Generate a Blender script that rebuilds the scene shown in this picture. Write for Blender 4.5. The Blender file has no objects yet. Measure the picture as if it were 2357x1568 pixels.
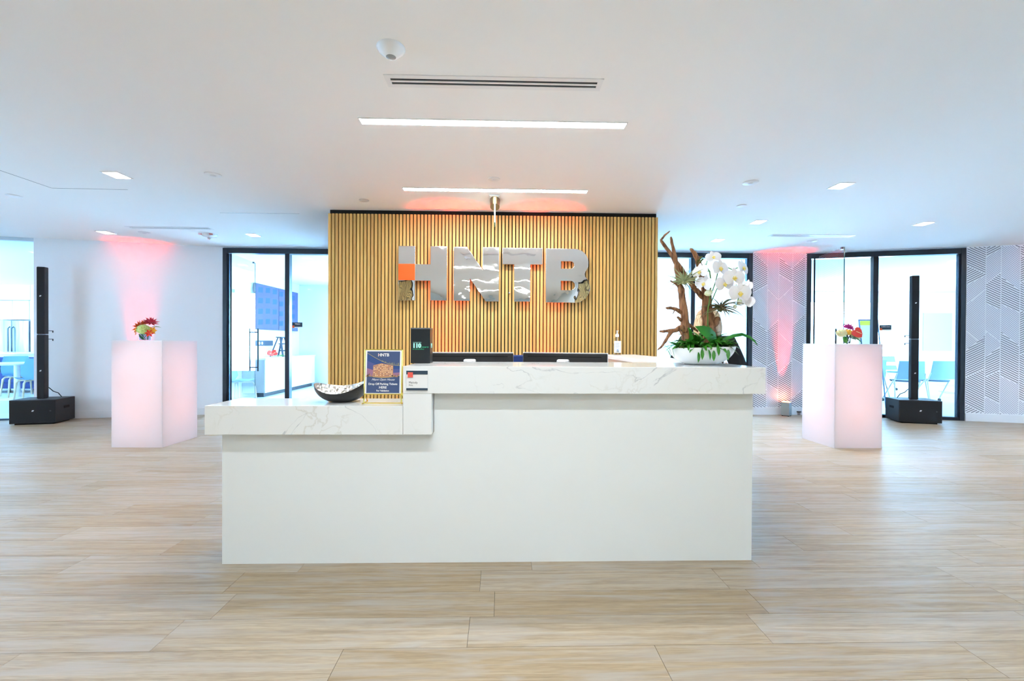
import bpy, bmesh, math, random
from mathutils import Vector, Matrix, Euler
R = math.radians
sc = bpy.context.scene
C = sc.collection
random.seed(11)

# ------------------------------------------------------------------ camera
CAMZ = 1.2
YAW, PITCH, ROLL = -0.0262, -0.007, 0.005
fw = Vector((-math.sin(YAW)*math.cos(PITCH), math.cos(YAW)*math.cos(PITCH), math.sin(PITCH)))
rt0 = Vector((math.cos(YAW), math.sin(YAW), 0)); up0 = rt0.cross(fw)
rt = rt0*math.cos(ROLL) + up0*math.sin(ROLL); up = rt.cross(fw)
cam_d = bpy.data.cameras.new('camera'); cam = bpy.data.objects.new('camera', cam_d); C.objects.link(cam)
cam_d.lens = 16; cam_d.sensor_width = 36; cam_d.shift_y = 10.33/2357; cam_d.clip_start = .05; cam_d.clip_end = 300
m = Matrix((rt, up, -fw)).transposed().to_4x4(); m.translation = (0, 0, CAMZ)
cam.matrix_world = m
sc.camera = cam

# ------------------------------------------------------------------ world, exposure, daylight openings
SKY = (0.37, 0.66, 1.0); SKY_STRENGTH = 12.0
w = bpy.data.worlds.new('world'); sc.world = w; w.use_nodes = True
bg = w.node_tree.nodes['Background']; bg.inputs[0].default_value = (*SKY, 1); bg.inputs[1].default_value = SKY_STRENGTH
sc.view_settings.view_transform = 'Standard'; sc.view_settings.look = 'None'
sc.view_settings.exposure = 2.06; sc.view_settings.gamma = 1.0; sc.view_settings.use_curve_mapping = False
sc.cycles.max_bounces = 6; sc.cycles.use_light_tree = False; sc.cycles.diffuse_bounces = 4; sc.cycles.glossy_bounces = 4; sc.cycles.transparent_max_bounces = 12; sc.cycles.adaptive_threshold = .03
LINEAR = 22.5      # radiance of the long ceiling lights
SQUARE = 10.0      # radiance of the square downlights
SPOT_W = 29.0      # spill of each square downlight
UP_W = 250.0       # orange wall uplights
CZ = 2.715         # ceiling height

def portal(name, loc, rot, sx, sy):
    d = bpy.data.lights.new(name, 'AREA'); d.shape = 'RECTANGLE'; d.size = sx; d.size_y = sy
    d.cycles.is_portal = True
    o = bpy.data.objects.new(name, d); C.objects.link(o); o.location = loc; o.rotation_euler = rot
    return o
portal('window_daylight', (-5.62, 8.7, 1.3), (0, R(-90), 0), 2.0, 1.6)
portal('window_daylight', (-2.1, 12.62, 1.425), (R(-90), 0, 0), 2.6, 2.15)
portal('window_daylight', (2.5, 12.62, 1.4), (R(-90), 0, 0), 3.6, 2.3)
portal('window_daylight', (10.0, 13.12, 1.475), (R(-90), 0, 0), 2.8, 1.95)
portal('window_daylight', (-15.1, 10.2, 1.5), (0, R(-90), 0), 1.6, 2.4)
portal('window_daylight', (-9.62, 2.2, 1.4), (0, R(-90), 0), 1.2, 2.0)  # portal of the added left lobby window
portal('window_daylight', (11.52, 2.2, 1.4), (0, R(90), 0), 1.2, 2.0)  # portal of the added right lobby window

# ------------------------------------------------------------------ materials
def mat(name, col=(.8,.8,.8), rough=.5, metal=0, emit=None, es=1, spec=None, sub=None):
    mm = bpy.data.materials.new(name); mm.use_nodes = True
    b = mm.node_tree.nodes['Principled BSDF']
    b.inputs['Base Color'].default_value = (*col, 1); b.inputs['Roughness'].default_value = rough
    b.inputs['Metallic'].default_value = metal
    if spec is not None: b.inputs['Specular IOR Level'].default_value = spec
    if emit: b.inputs['Emission Color'].default_value = (*emit, 1); b.inputs['Emission Strength'].default_value = es
    mm.diffuse_color = (*col, 1)
    return mm
def nodes(mm):
    nt = mm.node_tree
    return nt, nt.nodes['Principled BSDF'], nt.links.new
def N(nt, t, **k):
    n = nt.nodes.new(t)
    for a, b in k.items(): setattr(n, a, b)
    return n
def ramp(nt, pts):
    r = nt.nodes.new('ShaderNodeValToRGB'); e = r.color_ramp.elements
    while len(e) < len(pts): e.new(.5)
    for q, (p, c) in zip(e, pts): q.position = p; q.color = (*c, 1) if len(c) == 3 else c
    return r
def bumped(mm, scale=40, strength=.1, dist=.01, detail=4, stretch=(1,1,1)):
    nt, b, L = nodes(mm)
    tc = N(nt, 'ShaderNodeTexCoord'); mp = N(nt, 'ShaderNodeMapping'); mp.inputs['Scale'].default_value = stretch
    nz = N(nt, 'ShaderNodeTexNoise'); nz.inputs['Scale'].default_value = scale; nz.inputs['Detail'].default_value = detail
    bp = N(nt, 'ShaderNodeBump'); bp.inputs['Strength'].default_value = strength; bp.inputs['Distance'].default_value = dist
    L(tc.outputs['Object'], mp.inputs[0]); L(mp.outputs[0], nz.inputs[0]); L(nz.outputs[0], bp.inputs['Height']); L(bp.outputs[0], b.inputs['Normal'])
    return mm
def mottled(name, c1, c2, scale=8, rough=.6, stretch=(1,1,1), detail=5, metal=0, bump=0, lo=.35, hi=.65):
    mm = mat(name, c1, rough, metal); nt, b, L = nodes(mm)
    tc = N(nt, 'ShaderNodeTexCoord'); mp = N(nt, 'ShaderNodeMapping'); mp.inputs['Scale'].default_value = stretch
    nz = N(nt, 'ShaderNodeTexNoise'); nz.inputs['Scale'].default_value = scale; nz.inputs['Detail'].default_value = detail
    r = ramp(nt, [(lo, c1), (hi, c2)])
    L(tc.outputs['Object'], mp.inputs[0]); L(mp.outputs[0], nz.inputs[0]); L(nz.outputs[0], r.inputs[0]); L(r.outputs[0], b.inputs['Base Color'])
    if bump:
        bp = N(nt, 'ShaderNodeBump'); bp.inputs['Strength'].default_value = bump; bp.inputs['Distance'].default_value = .005
        L(nz.outputs[0], bp.inputs['Height']); L(bp.outputs[0], b.inputs['Normal'])
    return mm
def glass_mat(name, tint=(.9,.97,1), ior=1.45, rough=0.0):
    mm = bpy.data.materials.new(name); mm.use_nodes = True; nt = mm.node_tree
    for n in list(nt.nodes): nt.nodes.remove(n)
    out = N(nt, 'ShaderNodeOutputMaterial'); mx = N(nt, 'ShaderNodeMixShader'); tr = N(nt, 'ShaderNodeBsdfTransparent'); gl = N(nt, 'ShaderNodeBsdfGlossy'); fr = N(nt, 'ShaderNodeFresnel')
    tr.inputs[0].default_value = (*tint, 1); gl.inputs['Roughness'].default_value = rough; fr.inputs[0].default_value = ior
    L = nt.links.new
    ge = N(nt, 'ShaderNodeNewGeometry'); iv = N(nt, 'ShaderNodeMath', operation='SUBTRACT'); iv.inputs[0].default_value = 1; ml = N(nt, 'ShaderNodeMath', operation='MULTIPLY')
    L(ge.outputs['Backfacing'], iv.inputs[1]); L(iv.outputs[0], ml.inputs[0]); L(fr.outputs[0], ml.inputs[1]); L(ml.outputs[0], mx.inputs[0]); L(tr.outputs[0], mx.inputs[1]); L(gl.outputs[0], mx.inputs[2]); L(mx.outputs[0], out.inputs[0])
    return mm
def emit_mat(name, col, s):
    mm = mat(name, (.9,.9,.9), .6, emit=col, es=s); return mm

M = {}
M['ceiling'] = bumped(mat('ceiling_paint', (.90,.89,.875), .85), 60, .03, .002)
M['wall'] = bumped(mat('wall_paint', (.86,.86,.88), .7), 60, .04, .002)
M['corridor'] = mat('corridor_paint', (.62,.68,.68), .6)
M['roomwall'] = mat('room_wall_paint', (.86,.88,.9), .8)
M['roomfloor'] = mottled('pale_room_floor', (.62,.66,.68), (.74,.77,.78), 3, .35, (.4,6,1))
M['base'] = mat('baseboard_white', (.83,.83,.85), .35)
M['black'] = mat('black_frame', (.008,.012,.02), .28)
M['blackmatte'] = mat('black_backing', (.004,.004,.004), .9)
M['glass'] = glass_mat('partition_glass', (.93,.985,1.0))
M['leafglass'] = glass_mat('door_glass', (.88,.97,1.0), 1.6)
M['glassedge'] = mat('glass_edge_green', (.01,.10,.09), .15)
M['steel'] = mat('brushed_steel', (.55,.56,.58), .3, 1)
M['chrome'] = mat('chrome', (.8,.8,.82), .12, 1)
M['white_trim'] = mat('white_metal_trim', (.82,.82,.82), .4)
M['desk'] = bumped(mat('desk_white_panel', (.83,.86,.865), .38), 120, .015, .001)
M['white'] = mat('white_gloss', (.86,.86,.86), .25)
M['navy'] = bumped(mat('navy_fabric', (.012,.035,.16), .85), 300, .3, .002)
M['darknavy'] = mat('dark_navy_print', (.03,.06,.10), .4)
M['plastic_black'] = bumped(mat('speaker_black', (.012,.012,.014), .5), 400, .2, .001)
M['grille'] = bumped(mat('speaker_grille', (.0035,.0035,.004), .75), 900, .5, .001)
M['orange'] = mat('orange_acrylic', (.95,.13,.02), .3)
M['red_print'] = mat('coral_print', (.85,.12,.09), .5)
M['print_white'] = mat('white_print', (.9,.9,.9), .6)
M['print_black'] = mat('black_print', (.02,.025,.03), .6)
M['print_teal'] = mat('teal_print', (.38,.80,.74), .5)
M['print_green'] = mat('green_print', (.03,.55,.25), .5)
M['gold'] = mat('gold_metal', (.93,.70,.16), .25, 1)
M['linear'] = emit_mat('linear_diffuser', (.92,.98,1.0), LINEAR)
M['square'] = emit_mat('square_diffuser', (.98,.99,1.0), SQUARE)
M['roomlamp'] = emit_mat('room_lamp_diffuser', (.8,.93,1.0), 30)
M['exit'] = emit_mat('exit_glow', (.75,1,.9), .5)
M['exit_green'] = emit_mat('exit_green', (.03,.8,.35), .3)
M['uplens'] = emit_mat('uplight_lens', (1,.22,.05), 12)
M['bronze'] = mottled('brushed_bronze', (.16,.11,.05), (.24,.17,.09), 30, .35, (8,8,.3), metal=.8)
M['green'] = mottled('leaf_green', (.018,.15,.010), (.07,.30,.025), 30, .38)
M['green2'] = mottled('orchid_leaf_green', (.008,.13,.006), (.025,.25,.014), 12, .45)
M['airplant'] = mottled('air_plant', (.20,.26,.11), (.42,.42,.22), 30, .6)
M['airplant2'] = mottled('air_plant_dark', (.05,.09,.03), (.22,.12,.06), 30, .55)
M['moss'] = mottled('moss', (.05,.07,.005), (.16,.16,.02), 120, .95, bump=.8)
M['drift'] = mottled('driftwood', (.085,.030,.011), (.40,.19,.085), 70, .75, (1,1,.14), bump=.9)
M['petal'] = mottled('orchid_petal', (.88,.86,.88), (.80,.74,.80), 20, .5, lo=.5, hi=.9)
M['lip'] = mottled('orchid_lip', (.85,.62,.03), (.85,.75,.45), 60, .5)
M['bud'] = mottled('orchid_bud', (.62,.66,.22), (.85,.86,.68), 30, .5)
M['stem'] = mat('stem_green', (.10,.20,.03), .5)
M['soil'] = mottled('soil', (.03,.018,.01), (.10,.06,.03), 80, .95, bump=.8)
M['hammer_out'] = bumped(mat('hammered_black', (.010,.010,.010), .42), 220, .35, .003, 1)
M['hammer_in'] = bumped(mat('hammered_silver', (.78,.76,.73), .28, 1), 60, 1.0, .012, 0)
M['hair'] = mottled('blond_hair', (.40,.22,.08), (.85,.66,.42), 24, .45, (6,6,.35), bump=.5)
M['skin'] = mat('skin', (.62,.36,.25), .5)
M['cloth_black'] = bumped(mat('black_cloth', (.008,.008,.011), .9), 200, .3, .002)
M['trouser'] = mat('dark_trousers', (.015,.016,.022), .9)
M['blue_shell'] = mat('light_blue_shell', (.22,.50,.74), .35)
M['ply'] = mottled('birch_plywood', (.60,.46,.29), (.68,.55,.38), 10, .45, (1,1,.2))
M['greymesh'] = mat('grey_blue_mesh', (.30,.46,.60), .6)
M['caster'] = mat('caster_black', (.02,.025,.03), .4)
M['beige'] = mat('beige_laminate', (.80,.74,.66), .4)
M['screen'] = mat('screen_glass', (.006,.01,.03), .06)
M['bezel'] = mat('black_plastic', (.012,.012,.014), .35)
M['silver'] = mat('silver_plastic', (.70,.70,.72), .3)
M['lens'] = mat('grey_lens', (.30,.31,.32), .2)
M['smoke_red'] = mat('red_print_mark', (.7,.05,.04), .5)
M['clear'] = glass_mat('clear_plastic', (.93,.94,.95), 1.35)
M['vaseglass'] = glass_mat('vase_glass', (.70,.84,.92), 1.45)
M['water'] = glass_mat('sanitizer_gel', (.86,.86,.86), 1.2)

# acrylic pedestal: thin white opal sheet, lets light through
mm = bpy.data.materials.new('opal_acrylic'); mm.use_nodes = True; nt = mm.node_tree
b = nt.nodes['Principled BSDF']; b.inputs['Base Color'].default_value = (.82,.82,.84,1); b.inputs['Roughness'].default_value = .12
tl = N(nt, 'ShaderNodeBsdfTranslucent'); tl.inputs[0].default_value = (.88,.86,.86,1)
mx = N(nt, 'ShaderNodeMixShader'); mx.inputs[0].default_value = .42
nt.links.new(b.outputs[0], mx.inputs[1]); nt.links.new(tl.outputs[0], mx.inputs[2]); nt.links.new(mx.outputs[0], nt.nodes['Material Output'].inputs[0])
M['opal'] = mm

# mirror letters: polished sheet with a gentle ripple
mm = mat('mirror_polished', (.90,.905,.92), .02, 1); nt, b, L = nodes(mm)
tc = N(nt, 'ShaderNodeTexCoord'); n1 = N(nt, 'ShaderNodeTexNoise'); n1.inputs['Scale'].default_value = 5.5; n1.inputs['Detail'].default_value = 1.5
bp = N(nt, 'ShaderNodeBump'); bp.inputs['Strength'].default_value = .085; bp.inputs['Distance'].default_value = .02
L(tc.outputs['Object'], n1.inputs[0]); L(n1.outputs[0], bp.inputs['Height']); L(bp.outputs[0], b.inputs['Normal'])
M['mirror'] = mm

# oak slats
mm = mat('oak_slat', (.62,.40,.15), .5); nt, b, L = nodes(mm)
tc = N(nt, 'ShaderNodeTexCoord'); oi = N(nt, 'ShaderNodeObjectInfo'); mp = N(nt, 'ShaderNodeMapping'); mp.inputs['Scale'].default_value = (30,30,1.2)
ad = N(nt, 'ShaderNodeVectorMath', operation='ADD'); ml = N(nt, 'ShaderNodeMath', operation='MULTIPLY'); ml.inputs[1].default_value = 50
n1 = N(nt, 'ShaderNodeTexNoise'); n1.inputs['Scale'].default_value = 2; n1.inputs['Detail'].default_value = 6
r = ramp(nt, [(.3, (.66,.38,.105)), (.7, (.84,.54,.18))])
hs = N(nt, 'ShaderNodeHueSaturation'); mr = N(nt, 'ShaderNodeMapRange'); mr.inputs['To Min'].default_value = .86; mr.inputs['To Max'].default_value = 1.1
L(oi.outputs['Random'], ml.inputs[0]); L(tc.outputs['Object'], ad.inputs[0]); L(ml.outputs[0], ad.inputs[1]); L(ad.outputs[0], mp.inputs[0]); L(mp.outputs[0], n1.inputs[0]); L(n1.outputs[0], r.inputs[0])
L(r.outputs[0], hs.inputs['Color']); L(oi.outputs['Random'], mr.inputs[0]); L(mr.outputs[0], hs.inputs['Value']); L(hs.outputs[0], b.inputs['Base Color'])
M['oak'] = mm

# floor planks
mm = mat('floor_plank', (.5,.4,.3), .42); nt, b, L = nodes(mm)
tc = N(nt, 'ShaderNodeTexCoord'); oi = N(nt, 'ShaderNodeObjectInfo'); ge = N(nt, 'ShaderNodeNewGeometry')
s = N(nt, 'ShaderNodeMath', operation='ADD'); fr = N(nt, 'ShaderNodeMath', operation='FRACT')
L(oi.outputs['Random'], s.inputs[0]); L(ge.outputs['Random Per Island'], s.inputs[1]); L(s.outputs[0], fr.inputs[0])
k = N(nt, 'ShaderNodeMath', operation='MULTIPLY'); k.inputs[1].default_value = 37; L(fr.outputs[0], k.inputs[0])
ad = N(nt, 'ShaderNodeVectorMath', operation='ADD'); L(tc.outputs['Object'], ad.inputs[0]); L(k.outputs[0], ad.inputs[1])
def grain(scale, st, detail, dist=0):
    mp = N(nt, 'ShaderNodeMapping'); mp.inputs['Scale'].default_value = st; n = N(nt, 'ShaderNodeTexNoise'); n.inputs['Scale'].default_value = scale; n.inputs['Detail'].default_value = detail; n.inputs['Distortion'].default_value = dist
    L(ad.outputs[0], mp.inputs[0]); L(mp.outputs[0], n.inputs[0]); return n
g1 = grain(4.0, (.40, 12, 1), 8, .8); g2 = grain(16, (.9, 16, 1), 6, .4); g3 = grain(3.0, (.5, 4.5, 1), 6, 1.5)
r1 = ramp(nt, [(.30, (.305,.225,.142)), (.5, (.38,.282,.175)), (.70, (.445,.35,.242))]); L(g1.outputs[0], r1.inputs[0])
r2 = ramp(nt, [(.36, (.80,.79,.78)), (.60, (1.06,1.06,1.06))]); L(g2.outputs[0], r2.inputs[0])
m1 = N(nt, 'ShaderNodeMix', data_type='RGBA', blend_type='MULTIPLY'); m1.inputs[0].default_value = .8; L(r1.outputs[0], m1.inputs[6]); L(r2.outputs[0], m1.inputs[7])
r3 = ramp(nt, [(.45, (0,0,0)), (.75, (1,1,1))]); L(g3.outputs[0], r3.inputs[0])
m2 = N(nt, 'ShaderNodeMix', data_type='RGBA', blend_type='MIX'); m2.inputs[7].default_value = (.40,.35,.305,1); L(r3.outputs[0], m2.inputs[0]); L(m1.outputs[2], m2.inputs[6])
hs = N(nt, 'ShaderNodeHueSaturation'); mr = N(nt, 'ShaderNodeMapRange'); mr.inputs['To Min'].default_value = .94; mr.inputs['To Max'].default_value = 1.06; L(fr.outputs[0], mr.inputs[0]); L(mr.outputs[0], hs.inputs['Value'])
mr2 = N(nt, 'ShaderNodeMapRange'); mr2.inputs['To Min'].default_value = 1.08; mr2.inputs['To Max'].default_value = .80; L(fr.outputs[0], mr2.inputs[0]); L(mr2.outputs[0], hs.inputs['Saturation'])
L(m2.outputs[2], hs.inputs['Color']); L(hs.outputs[0], b.inputs['Base Color'])
bp = N(nt, 'ShaderNodeBump'); bp.inputs['Strength'].default_value = .12; bp.inputs['Distance'].default_value = .002; L(g2.outputs[0], bp.inputs['Height']); L(bp.outputs[0], b.inputs['Normal'])
M['plank'] = mm

# quartz with grey veins
mm = mat('veined_quartz', (.84,.855,.855), .1); nt, b, L = nodes(mm)
tc = N(nt, 'ShaderNodeTexCoord'); mp = N(nt, 'ShaderNodeMapping'); mp.inputs['Rotation'].default_value = (.2, .5, .35); L(tc.outputs['Object'], mp.inputs[0])
def vein(scale, width, dist, seed, detail=5):
    n = N(nt, 'ShaderNodeTexNoise'); n.noise_dimensions = '4D'; n.inputs['W'].default_value = seed; n.inputs['Scale'].default_value = scale; n.inputs['Detail'].default_value = detail; n.inputs['Distortion'].default_value = dist
    L(mp.outputs[0], n.inputs[0])
    a = N(nt, 'ShaderNodeMath', operation='SUBTRACT'); a.inputs[1].default_value = .5; L(n.outputs[0], a.inputs[0])
    c = N(nt, 'ShaderNodeMath', operation='ABSOLUTE'); L(a.outputs[0], c.inputs[0])
    d = N(nt, 'ShaderNodeMapRange'); d.inputs['From Max'].default_value = width; d.inputs['To Min'].default_value = 1; d.inputs['To Max'].default_value = 0; L(c.outputs[0], d.inputs[0]); return d
v1 = vein(1.5, .0045, .9, 3.1, 9); v2 = vein(9, .022, .6, 7.7, 10)
msk = N(nt, 'ShaderNodeTexNoise'); msk.inputs['Scale'].default_value = 2.6; L(mp.outputs[0], msk.inputs[0]); rm = ramp(nt, [(.50, (0,0,0)), (.66, (1,1,1))]); L(msk.outputs[0], rm.inputs[0])
q = N(nt, 'ShaderNodeMath', operation='MULTIPLY'); L(v2.outputs[0], q.inputs[0]); L(rm.outputs[0], q.inputs[1])
msk2 = N(nt, 'ShaderNodeTexNoise'); msk2.inputs['Scale'].default_value = 9; L(mp.outputs[0], msk2.inputs[0]); rm2 = ramp(nt, [(.4, (0,0,0)), (.6, (1,1,1))]); L(msk2.outputs[0], rm2.inputs[0])
q1 = N(nt, 'ShaderNodeMath', operation='MULTIPLY'); L(v1.outputs[0], q1.inputs[0]); L(rm2.outputs[0], q1.inputs[1])
c1 = N(nt, 'ShaderNodeMix', data_type='RGBA'); c1.inputs[6].default_value = (.84,.855,.855,1); c1.inputs[7].default_value = (.42,.45,.49,1)
f1 = N(nt, 'ShaderNodeMath', operation='MULTIPLY'); f1.inputs[1].default_value = .8; L(q1.outputs[0], f1.inputs[0]); L(f1.outputs[0], c1.inputs[0])
c2 = N(nt, 'ShaderNodeMix', data_type='RGBA'); c2.inputs[7].default_value = (.60,.58,.52,1); f2 = N(nt, 'ShaderNodeMath', operation='MULTIPLY'); f2.inputs[1].default_value = .55; L(q.outputs[0], f2.inputs[0]); L(f2.outputs[0], c2.inputs[0]); L(c1.outputs[2], c2.inputs[6])
L(c2.outputs[2], b.inputs['Base Color'])
M['quartz'] = mm

# ------------------------------------------------------------------ mesh helpers
class MB:
    def __init__(s): s.v = []; s.f = []; s.m = []
    def add(s, vs, fs, mi=0):
        o = len(s.v); s.v += [tuple(p) for p in vs]; s.f += [[i+o for i in f] for f in fs]; s.m += [mi]*len(fs); return s
    def box(s, x0, x1, y0, y1, z0, z1, mi=0, mtx=None):
        vs = [Vector((x, y, z)) for z in (z0, z1) for y in (y0, y1) for x in (x0, x1)]
        if mtx: vs = [mtx @ p for p in vs]
        return s.add(vs, [(0,2,3,1),(4,5,7,6),(0,1,5,4),(2,6,7,3),(0,4,6,2),(1,3,7,5)], mi)
    def bar(s, a, b, wx, wy, mi=0):
        a, b = Vector(a), Vector(b); d = (b-a).normalized(); u = d.orthogonal() if abs(d.z) > .99 else d.cross(Vector((0,0,1))); u.normalize(); n = d.cross(u)
        vs = [p + u*sx*wx/2 + n*sy*wy/2 for p in (a, b) for sx, sy in ((-1,-1),(1,-1),(1,1),(-1,1))]
        return s.add(vs, [(3,2,1,0),(4,5,6,7),(0,1,5,4),(1,2,6,5),(2,3,7,6),(3,0,4,7)], mi)
    def tube(s, pts, r, seg=8, mi=0, caps=True):
        pts = [Vector(p) for p in pts]; n = len(pts); rr = [r]*n if not isinstance(r, (list, tuple)) else r
        vs = []; u = None
        for i, p in enumerate(pts):
            d = (pts[min(i+1, n-1)] - pts[max(i-1, 0)]).normalized()
            if u is None: u = d.orthogonal().normalized()
            else:
                u = u - d*u.dot(d); u = u.normalized() if u.length > 1e-6 else d.orthogonal().normalized()
            q = d.cross(u)
            vs += [p + (u*math.cos(2*math.pi*k/seg) + q*math.sin(2*math.pi*k/seg))*rr[i] for k in range(seg)]
        fs = [(i*seg+k, i*seg+(k+1) % seg, (i+1)*seg+(k+1) % seg, (i+1)*seg+k) for i in range(n-1) for k in range(seg)]
        if caps: fs += [tuple(range(seg))[::-1], tuple((n-1)*seg+k for k in range(seg))]
        return s.add(vs, fs, mi)
    def lathe(s, prof, seg=32, c=(0,0,0), sx=1, sy=1, mi=0, fn=None, captop=True):
        vs = []
        for r_, z in prof:
            for k in range(seg):
                a = 2*math.pi*k/seg; p = Vector((c[0]+r_*sx*math.cos(a), c[1]+r_*sy*math.sin(a), c[2]+z)); vs.append(fn(p, a) if fn else p)
        n = len(prof); fs = [(i*seg+k, i*seg+(k+1) % seg, (i+1)*seg+(k+1) % seg, (i+1)*seg+k) for i in range(n-1) for k in range(seg)]
        if prof[0][0] > 1e-5: fs.append(tuple(range(seg))[::-1])
        if captop and prof[-1][0] > 1e-5: fs.append(tuple((n-1)*seg+k for k in range(seg)))
        return s.add(vs, fs, mi)
    def prism(s, poly, z0, z1, mi=0, mtx=None):
        n = len(poly); vs = [Vector((x, y, z)) for z in (z0, z1) for x, y in poly]
        if mtx: vs = [mtx @ p for p in vs]
        return s.add(vs, [tuple(range(n))[::-1], tuple(range(n, 2*n))] + [(i, (i+1) % n, n+(i+1) % n, n+i) for i in range(n)], mi)
    def mesh(s, name, mats, smooth=False):
        me = bpy.data.meshes.new(name); me.from_pydata(s.v, [], s.f); me.validate(clean_customdata=False)
        for q in (mats if isinstance(mats, (list, tuple)) else [mats]): me.materials.append(q)
        if len(me.polygons) == len(s.m):
            me.polygons.foreach_set('material_index', s.m)
        if smooth:
            me.polygons.foreach_set('use_smooth', [True]*len(me.polygons)); me.set_sharp_from_angle(angle=R(smooth if smooth is not True else 40))
        me.update(); return me
    def build(s, name, mats, parent=None, smooth=False, bevel=0, loc=None, rz=0):
        bm = None; me = s.mesh(name, mats, smooth)
        b_ = bmesh.new(); b_.from_mesh(me); bmesh.ops.recalc_face_normals(b_, faces=b_.faces); b_.to_mesh(me); b_.free()
        return obj(name, me, parent, bevel, loc, rz)
def obj(name, me, parent=None, bevel=0, loc=None, rz=0):
    o = bpy.data.objects.new(name, me); C.objects.link(o)
    if parent: o.parent = parent
    if loc is not None: o.location = loc
    if rz: o.rotation_euler = (0, 0, rz)
    if bevel:
        q = o.modifiers.new('bevel', 'BEVEL'); q.width = bevel; q.segments = 2; q.limit_method = 'ANGLE'; q.angle_limit = R(40)
    return o
def thing(name, label, cat, loc=(0,0,0), rz=0, group=None):
    o = bpy.data.objects.new(name, None); C.objects.link(o); o.location = loc; o.rotation_euler = (0, 0, rz); o.empty_display_size = .1
    return tag(o, label, cat, group)
def tag(o, label, cat, group=None, kind=None):
    o['label'] = label; o['category'] = cat
    if group: o['group'] = group
    if kind: o['kind'] = kind
    return o
def structure(o, label, cat): return tag(o, label, cat, kind='structure')
def dup(root, loc, rz, label, group=None):
    r_ = root.copy(); C.objects.link(r_); r_.location = loc; r_.rotation_euler = (0, 0, rz); r_['label'] = label
    if group: r_['group'] = group
    for ch in list(root.children):
        c_ = ch.copy(); C.objects.link(c_); c_.parent = r_
        for g in list(ch.children):
            d_ = g.copy(); C.objects.link(d_); d_.parent = c_
    return r_
def from_curve(cu, name, material, parent, mtx):
    o = bpy.data.objects.new('tmp', cu); C.objects.link(o); dg = bpy.context.evaluated_depsgraph_get()
    me = bpy.data.meshes.new_from_object(o.evaluated_get(dg)); bpy.data.objects.remove(o); bpy.data.curves.remove(cu)
    me.name = name; me.materials.clear(); me.materials.append(material)
    me.transform(mtx); me.update()
    return obj(name, me, parent)
FACE = Matrix.Rotation(R(90), 4, 'X')          # text plane XY -> XZ, facing -Y
def text(body, size, material, parent, loc, rot=FACE, ext=.0006, bold=0, shear=0, align='CENTER', space=1, name='lettering'):
    cu = bpy.data.curves.new('t', 'FONT'); cu.body = body; cu.size = size; cu.extrude = ext; cu.offset = bold; cu.shear = shear; cu.align_x = align; cu.space_character = space; cu.resolution_u = 3
    return from_curve(cu, name, material, parent, Matrix.Translation(loc) @ rot)
def shape2d(loops, ext, name, material, parent, mtx, bevel=0):
    cu = bpy.data.curves.new('s', 'CURVE'); cu.dimensions = '2D'; cu.fill_mode = 'BOTH'; cu.extrude = ext; cu.bevel_depth = bevel
    for lp in loops:
        sp = cu.splines.new('POLY'); sp.points.add(len(lp)-1)
        for p, (x, y) in zip(sp.points, lp): p.co = (x, y, 0, 1)
        sp.use_cyclic_u = True
    return from_curve(cu, name, material, parent, mtx)
def leaf_mesh(name, material, length=.05, width=.016, bend=.3, fold=.25, n=4):
    mb = MB(); vs = []
    for i in range(n+1):
        t = i/n; wd = width*.5*math.sin(math.pi*min(1, t*.92+.08))**.8 if i < n else 0.0006
        y = length*t; z = -bend*length*t*t
        vs += [(-wd, y, z+fold*wd), (0, y, z), (wd, y, z+fold*wd)]
    fs = [(i*3+k, i*3+k+1, i*3+k+4, i*3+k+3) for i in range(n) for k in range(2)]
    mb.add(vs, fs); return mb.mesh(name, material, True)

# ================================================================== SHELL
# ---- floor
fb = MB().box(-9.6, 11.5, -6.3, 7.6, -.12, -.006)
floor = structure(fb.build('floor', M['blackmatte']), 'light oak plank floor of the open lobby', 'floor')
PW, PL, GAP = .2, 1.22, .0016
pm = MB().box(-PL/2+GAP/2, PL/2-GAP/2, -PW/2+GAP/2, PW/2-GAP/2, -.006, 0).mesh('plank', M['plank'])
rest = MB(); rows = []; cand = []
y = -6.3
while y < 7.5:
    x = -9.5 - random.random()*PL
    vis = 1.25 < y < 7.35
    while x < 11.2:
        cx, cy = x+PL/2, y+PW/2+.08
        near = vis and abs(cx) < 1.14*cy + 1.0 and not (-1.3 < cx < 1.2 and 2.75 < cy) and not (abs(cx+.05) < 1.9 and cy > 5.4)
        if near: cand.append((cx, cy))
        else: rest.box(cx-PL/2+GAP/2, cx+PL/2-GAP/2, cy-PW/2+GAP/2, cy+PW/2-GAP/2, -.006, 0)
        x += PL
    y += PW
cand.sort(key=lambda p: p[1])
for i, (cx, cy) in enumerate(cand):
    if i < 300: o = obj('plank', pm, floor, loc=(cx, cy, 0))
    else: rest.box(cx-PL/2+GAP/2, cx+PL/2-GAP/2, cy-PW/2+GAP/2, cy+PW/2-GAP/2, -.006, 0)
o = rest.build('planks', M['plank'], floor); o['kind'] = 'stuff'
structure(MB().box(-5.6, 5, 7.6, 12.7, -.1, -.001).build('floor', M['roomfloor']), 'pale floor of the glass-fronted rooms behind the slatted wall', 'floor')
FU = Vector((1, -.285, 0)).normalized(); FN = Vector((-FU.y, FU.x, 0)) * -1   # right facet: along, towards the lobby
FO = Vector((5.12, 7.52, 0)); FROT = math.atan2(FU.y, FU.x)
LU = Vector((2.45, .55, 0)).normalized(); LO = Vector((-6.95, 6.97, 0)); LROT = math.atan2(LU.y, LU.x)
pf = MB().prism([(5.0,7.6),(5.12,7.56),(11.4,5.77),(14,5.0),(14,13.2),(5.0,13.2)], -.1, .001)
structure(pf.build('floor', M['roomfloor']), 'pale floor of the meeting room on the right', 'floor')
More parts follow.
